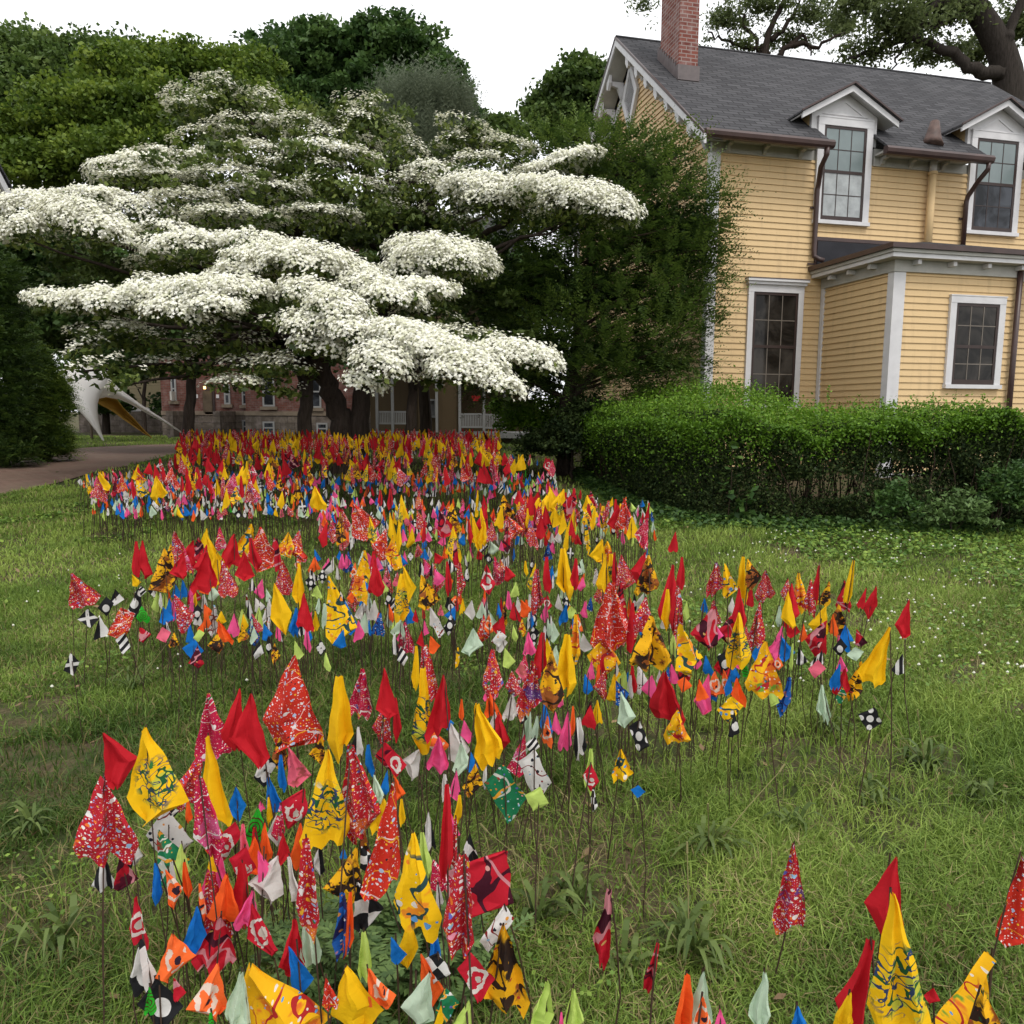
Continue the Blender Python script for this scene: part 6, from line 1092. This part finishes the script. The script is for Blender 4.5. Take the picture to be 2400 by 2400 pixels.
def outline(kind, w, h, ax, r):
    """left and right edges and hem of a hanging cloth, in its own plane; returns functions of t = 0 (top) .. 1"""
    asp = w/h
    if asp < .34: typ = 'sliver'
    elif asp < .62: typ = r.choice(['drape', 'tri', 'kite', 'tri', 'half', 'half'])
    elif asp < .85: typ = r.choice(['kite', 'tri', 'tri', 'half'])
    else: typ = 'square'
    if kind[0] in 'D' or kind in ('Kd', 'Kx', 'w', 'g', 'Kc', 'Kf'): typ = 'square' if asp > .55 else typ
    a = max(-.42, min(.42, ax))
    if typ == 'sliver':
        L = [(0, a-.14), (.3, max(-.5, a-.3)), (.75, -.5), (1, r.uniform(-.4, -.05))]; R = [(0, a+.14), (.4, min(.5, a+.34)), (.8, .5), (1, r.uniform(.05, .35))]; tip = .10
    elif typ == 'drape':
        L = [(0, a-.07), (.15, a-.14), (.62, -.44), (.82, -.5), (1, r.uniform(-.42, -.2))]; R = [(0, a+.07), (.12, a+.13), (.6, .40), (.78, .5), (1, r.uniform(.12, .4))]; tip = .22
    elif typ == 'half':
        tc = r.uniform(.5, .8); bx = r.uniform(-.25, .0)
        if a > 0: L = [(0, .36), (tc, -.5), (1, -bx-.04)]; R = [(0, .40), (r.uniform(.2, .5), .44), (.9, .5), (1, -bx+.12)]
        else: R = [(0, -.36), (tc, .5), (1, bx+.04)]; L = [(0, -.40), (r.uniform(.2, .5), -.44), (.9, -.5), (1, bx-.12)]
        tip = .06
    elif typ == 'kite':
        tl, tr_ = r.uniform(.55, .93), r.uniform(.55, .93); bx = r.uniform(-.30, .30)
        L = [(0, a-.02), (tl, -.5), (1, bx-.03)]; R = [(0, a+.02), (tr_, .5), (1, bx+.03)]; tip = .05
    elif typ == 'tri':
        L = [(0, a-.03), (r.uniform(.78, .95), -.5), (1, -.38)]; R = [(0, a+.03), (r.uniform(.78, .95), .5), (1, .40)]; tip = .16
    else:
        tl, tr_ = (r.uniform(.25, .42), r.uniform(.55, .72)) if r.random() < .5 else (r.uniform(.55, .72), r.uniform(.25, .42)); bx = -a*.7+r.uniform(-.1, .1)
        L = [(0, a-.03), (tl, -.5), (1, bx-.04)]; R = [(0, a+.03), (tr_, .5), (1, bx+.04)]; tip = .03
    return typ, L, R, tip
def cloth_grid(kind, w, h, ax, seed, nt=13, ns=9):
    """cloth mesh in local space: x right, y away from the viewer, z up, apex at z = 0"""
    r = random.Random(seed); typ, L, R, tip = outline(kind, w, h, ax, r)
    t = np.unique(np.round(np.concatenate([np.linspace(0, 1, nt), [q[0] for q in L], [q[0] for q in R]]), 3)); nt = len(t); s = np.linspace(0, 1, ns); l = np.interp(t, *zip(*L)); rr = np.interp(t, *zip(*R))
    X = (l[:, None]*(1-s)+rr[:, None]*s)*w; T = np.repeat(t[:, None], ns, 1); Z = -T*h
    ph = r.uniform(0, 6.28); fq = {'sliver': 1.4, 'drape': 2.0, 'kite': 1.0, 'tri': 1.6, 'square': .7, 'half': 1.1}[typ]
    hem = np.abs(np.mod(s*r.uniform(1.2, 2.3)+r.random(), 1)-.5)*2
    if typ in ('tri', 'drape', 'sliver'): Z += r.uniform(-.28, .28)*h*(s[None, :]-.5)*T**2
    Z += tip*h*(hem[None, :]-.35)*T**3*.8
    amp = {'sliver': .30, 'drape': .17, 'kite': .09, 'tri': .13, 'square': .05, 'half': .09}[typ]*w
    wave = np.arcsin(np.sin(2*math.pi*fq*s[None, :]+ph+.5*T))*.75
    Yd = amp*wave*np.clip(T*1.6, 0.15, 1)+.04*w*np.sin(5*T+ph)+.02*w*np.sin(9*s[None, :]+4*T*3+ph)
    pleat = r.uniform(.3, .7); Yd -= .17*w*np.clip(1-np.abs(s[None, :]-pleat)/.22, 0, 1)*np.clip(1-T*.35, 0, 1)*(typ in ('drape', 'kite', 'tri', 'half'))
    V = np.stack([X, Yd, Z], 2).reshape(-1, 3)
    V[:, 0] += .015*w*np.sin(V[:, 2]/h*17+ph)
    F = np.array([(i*ns+j, (i+1)*ns+j, (i+1)*ns+j+1, i*ns+j+1) for i in range(nt-1) for j in range(ns-1)])
    c, sn = (math.cos(.785), math.sin(.785)) if (kind[0] == 'K' and typ in ('square', 'kite') and kind not in ('Kf', 'Kc')) else (1, 0)
    big = max(w, h*.8); q = np.stack([V[:, 0]/big, V[:, 2]/h+.5], 1); zc = .86 if c != 1 else 1
    du = np.stack([(q[:, 0]*c-q[:, 1]*sn)/zc+.5, (q[:, 0]*sn+q[:, 1]*c)/zc+.5], 1)
    cu = V[:, [0, 2]]*1.0+np.array([r.uniform(-40, 40), r.uniform(-40, 40)])
    if h < .16: cu = cu*1.35
    return V, F, du, cu, typ
def wire(P0, P1, rad, k, bend):
    P0 = np.array(P0); P1 = np.array(P1); m = MB(); pts = [P0, P0*.6+P1*.4+np.array(bend), P0*.25+P1*.75+np.array(bend)*.6, P1]; m.tube(pts, rad, k, False); return np.array(m.v), np.array(m.f)

flags = []
for vk, (ox, oy, sc, txt) in VIEWS.items():
    for e in txt.replace('\n', ';').split(';'):
        p = e.split(); v = list(map(float, p[1:])); cv = lambda x, o: (x*sc+o)/K
        flags.append(dict(kind=p[0], x=cv(v[0], ox), y=cv(v[1], oy), x0=cv(v[2], ox), x1=cv(v[3], ox), y1=cv(v[4], oy), hand=True))
# the rows further back, too small to read one by one: same kinds of flag, thickly set
RB = random.Random(5)
def pick(tall):
    if tall: return RB.choices(['R', 'r1', 'r2', 'r3', 'Y', 'y1', 'y2', 'y3', 'D'], [30, 17, 8, 9, 27, 8, 7, 7, 3])[0]
    return RB.choices(['P', 'O', 'B', 'W', 'M', 'L', 'Kh', 'Ks', 'Kc', 'Kd', 'Kx', 'Kf', 'Y', 'R', 'o', 'b', 'w', 'p', 'r1', 'G'], [17, 12, 15, 13, 8, 7, 3, 4, 3, 3, 2, 2, 4, 6, 3, 2, 2, 3, 3, 1])[0]
def lim(y): return np.interp(y, [806, 835, 860, 878, 892, 905, 930, 965, 1000], [345, 330, 330, 230, 158, 150, 165, 180, 260]), np.interp(y, [806, 850, 862, 900, 915, 940, 960, 1000], [942, 945, 1045, 1050, 1050, 1225, 1228, 1240])
def scatter(n, y0, y1, tall, xa=None, xb=None):
    got = []; tries = 0
    while len(got) < n and tries < n*40:
        tries += 1; y = RB.uniform(y0, y1); a, b = lim(y); a = max(a, xa or -1); b = min(b, xb or 9999)
        if b <= a: continue
        x = RB.uniform(a, b)
        if any(abs(x-q[0]) < 5 and abs(y-q[1]) < 4 for q in got): continue
        got.append((x, y)); flags.append(dict(kind=pick(tall), x=x, y=y, tall=tall, hand=False))
scatter(330, 808, 830, True); scatter(150, 830, 858, True); scatter(110, 846, 870, False)
scatter(80, 860, 882, True, 200); scatter(40, 884, 905, True, 160, 560); scatter(380, 886, 914, False); scatter(120, 910, 925, False, 150)
scatter(14, 915, 935, True, 420); scatter(40, 920, 962, True, 900); scatter(24, 950, 985, True, 640, 1230)
scatter(190, 922, 962, False, 165, 640); scatter(260, 935, 988, False, 600); scatter(80, 985, 1012, False, 640, 1245)
def extra(n, box, tall):
    for _ in range(n): flags.append(dict(kind=pick(tall), x=RB.uniform(box[0], box[1]), y=RB.uniform(box[2], box[3]), tall=tall, hand=False))
for n, b in ((60, (560, 1230, 1030, 1095)), (50, (280, 1000, 1108, 1190)), (60, (930, 1600, 1150, 1290)), (12, (310, 880, 1440, 1600)), (6, (260, 560, 1520, 1700)), (26, (640, 1240, 1080, 1160))): extra(n, b, False)
for n, b in ((10, (300, 560, 1000, 1050)), (10, (640, 1240, 990, 1050)), (6, (1000, 1560, 1080, 1170))): extra(n, b, True)
for i, f in enumerate(flags):                                # more ways of painting among the same cloths
    if f['kind'] in ('r1', 'y1', 'y3') and (i*7919) % 5 < (1 if f['kind'] == 'r1' else 2): f['kind'] = {'r1': 'r4', 'y1': 'y4', 'y3': 'y4'}[f['kind']]
HT, HS = .75, .46
for i, f in enumerate(flags):
    f['id'] = i
    if f['hand']:
        wp, hp = f['x1']-f['x0'], f['y1']-f['y']
        best = None
        for hh, want in ((HT, .245), (HS, .115)):
            P = on_ground(f['x'], f['y'], hh); d = P[1]; s = math.sqrt(max(wp, 6)*hp*.5*1.6)*K/FPX*d
            sc_ = abs(math.log(px(hp, d)/(want*1.12)))
            if best is None or sc_ < best[0]: best = (sc_, hh, P)
        _, f['hh'], P = best; ang = PITCH+math.atan((f['y']*K-1200)/FPX); D = P[1]
        f['P'] = P; f['w'] = px(wp, D)*1.10; f['h'] = px(hp, D)*(1/max(.75, math.cos(ang)))*1.05
        f['ax'] = (f['x']-(f['x0']+f['x1'])/2)/max(wp, 1); f['area'] = wp*hp
    else:
        f['hh'] = (HT if f['tall'] else HS)*RB.uniform(.93, 1.06); P = on_ground(f['x'], f['y'], f['hh']); f['P'] = P
        f['h'] = (RB.uniform(.15, .245) if f['tall'] else RB.uniform(.085, .125)); f['w'] = f['h']*RB.choice([.24, .32, .4, .5, .62, .72]); f['ax'] = RB.uniform(-.3, .3)
        wp = f['w']*FPX/P[1]/K; hp = f['h']*FPX/P[1]/K; f['area'] = wp*hp; f['x0'], f['x1'], f['y1'] = f['x']-wp/2, f['x']+wp/2, f['y']+hp
    f['cx'] = (f['x0']+f['x1'])/2; f['cy'] = (f['y']+f['y1'])/2
order = sorted((f for f in flags if f['y'] < 1932), key=lambda f: -f['area']); single = order[:300]; sid = set(f['id'] for f in single)

# ---- what tells each flag from the others
LOOK = dict(R='plain red', Y='plain yellow', B='plain blue', P='plain pink', O='plain orange', W='plain white', M='pale mint', L='lime green', G='bright green swirl-painted', r1='red paint-splattered', r2='red white-splashed', r3='dark red painted', y1='yellow green-painted', y2='yellow dark-painted', y3='yellow dabbed', r4='crimson speckled', y4='yellow orange-smeared', D='red white-ringed', o='orange ring-painted', p='pink smudged', w='white splattered', g='green splattered', b='blue splattered', Kd='black white-dotted', Kc='black white-circled', Ks='black-and-white striped', Kx='black white-crossed', Kh='half-black half-white', Kf='black white-flowered', Kt='black-and-white checked')
def shape_word(f):
    a = f['w']/f['h']; return 'narrow' if a < .42 else 'wide' if a > .82 else ''
def zone(f):
    x, y = f['x'], f['y']
    if y > 1560 and x > 990: return 'at the lower right'
    if y > 1130 and x < 1000 and y > 1225: return 'in the front cluster'
    if x > 1000 and y > 1020: return 'in the right cluster'
    return 'in the middle rows'
ORD = ['first', 'second', 'third', 'fourth', 'fifth', 'sixth', 'seventh', 'eighth', 'ninth', 'tenth', 'eleventh', 'twelfth', 'thirteenth', 'fourteenth', 'fifteenth', 'sixteenth', 'seventeenth', 'eighteenth', 'nineteenth', 'twentieth']
AS = math.sqrt
big_ones = sorted(single, key=lambda f: -f['area'])
for f in single:
    f['size'] = 'large' if f['hh'] == HT else 'small'
    f['look'] = ' '.join(q for q in (f['size'], shape_word(f), LOOK[f['kind']], 'flag') if q); f['zone'] = zone(f)
def rel_word(f, n):
    dx, dy = f['cx']-n['cx'], f['cy']-n['cy']
    if abs(dx) > abs(dy): return 'just right of a' if dx > 0 else 'just left of a'
    return 'just below a' if dy > 0 else 'just above a'
def cands(f):
    L = f['look']; z = f['zone']; out = [f'{L} {z}']
    nb = sorted((n for n in single if n is not f and n['kind'] != f['kind']), key=lambda n: (n['cx']-f['cx'])**2+(n['cy']-f['cy'])**2-.15*n['area'])[:6]
    out += [f"{L} {rel_word(f, n)} {LOOK[n['kind']]} flag {z}" for n in nb]
    return out
allc = {f['id']: cands(f) for f in single}; count = {}
for c in allc.values():
    for q in set(c): count[q] = count.get(q, 0)+1
used = set(); left = []
for f in single:
    ok = [q for q in allc[f['id']] if count[q] == 1 and len(q.split()) <= 16]
    if ok and ok[0] not in used: f['label'] = ok[0]; used.add(ok[0])
    else: left.append(f)
for f in left:
    same = sorted((g for g in single if g['look'] == f['look'] and g['zone'] == f['zone']), key=lambda g: g['cx']); k = same.index(f)
    nb = min((n for n in single if n is not f and n['kind'] != f['kind']), key=lambda n: (n['cx']-f['cx'])**2+(n['cy']-f['cy'])**2)
    pos = 'leftmost' if k == 0 else 'rightmost' if k == len(same)-1 else (ORD[k]+' from left' if k < len(ORD) else 'near the right')
    q = f"{f['look']} {f['zone']}, {pos} of its kind there"
    if q in used: q = f"{f['look']} {rel_word(f, nb)} {LOOK[nb['kind']]} flag {f['zone']}, {pos}"
    f['label'] = q; used.add(q)

# ---- build them
CAT = {'R': 'plain'}
stuffV = {}; SV = []; SF = []; SM = []; SD = []; SC_ = []; soff = 0; WV = []; WF = []; woff = 0
mats_list = [FM[k] for k in KINDS_ALL]+[MT['wire']]; wire_i = len(KINDS_ALL)
fr = random.Random(99)
for f in flags:
    P = f['P']; gx, gy = float(P[0]), float(P[1])
    lean = np.array([fr.gauss(0, .05), fr.gauss(.02, .05)]); bx_, by_ = gx+lean[0], gy+lean[1]; gz = float(ground(by_))
    yaw = fr.gauss(0, .22)-math.atan2(gx, gy)*.8
    V, F, du, cu, typ = cloth_grid(f['kind'], f['w'], f['h'], f['ax'], f['id']*13+5, *( (15, 11) if f['id'] in sid else (8, 5)))
    V = V.copy(); V[:, 0] -= f['ax']*f['w']                                   # the apex hangs on the wire
    V[:, 1] *= 1.0
    c, s = math.cos(yaw), math.sin(yaw); tilt = fr.gauss(0, .05)
    X = V[:, 0]*math.cos(tilt)-V[:, 2]*math.sin(tilt); Z = V[:, 0]*math.sin(tilt)+V[:, 2]*math.cos(tilt)
    Wp = np.stack([X*c-V[:, 1]*s, X*s+V[:, 1]*c, Z], 1)
    apex = np.array([gx-bx_, gy-by_, float(P[2])-gz]); Wp = Wp+apex
    near = P[1]; rad = .0023 if near < 4 else .0029 if near < 8 else .0038
    fb = .006+.10*f['w']*(1 if fr.random() < .75 else -1.1)
    top = apex+np.array([0, fb*.4, .006]); bend = (fr.gauss(0, .012), fr.gauss(0, .012)+fb*.6, 0)
    wv, wf = wire((0, 0, -.03), top, rad, 4 if f['id'] in sid else 3, bend)
    if f['id'] in sid:
        root = empty('flag', (bx_, by_, gz), 0, f['label'], 'flag', 'painted cloth flags on thin wires in the lawn')
        add('cloth', raw_mesh('cloth', Wp, 4, F, FM[f['kind']], uvs={'design': du, 'cloth': cu}, smooth=True), root).data.set_sharp_from_angle(angle=.42)
        me = bpy.data.meshes.new('wire'); me.from_pydata(wv.tolist(), [], wf.tolist()); me.materials.append(MT['wire']); add('wire', me, root)
    else:
        o = np.array([bx_, by_, gz]); n = len(Wp); m = len(wv)
        SV.append(Wp+o); SF.append(F+soff); SM.append(np.full(len(F), KINDS_ALL.index(f['kind']))); SD.append(du); SC_.append(cu); soff += n
        SV.append(wv+o); SF.append(wf+soff); SM.append(np.full(len(wf), wire_i)); SD.append(np.zeros((m, 2))); SC_.append(np.zeros((m, 2))); soff += m
fo = add('flags', raw_mesh('flags', np.concatenate(SV), 4, np.concatenate(SF), mats_list, mi=np.concatenate(SM), uvs={'design': np.concatenate(SD), 'cloth': np.concatenate(SC_)}, smooth=True), None, 'stuff')
tag(fo, 'dense rows of small red, yellow and many-coloured flags further back on the lawn', 'flags', 'painted cloth flags on thin wires in the lawn')
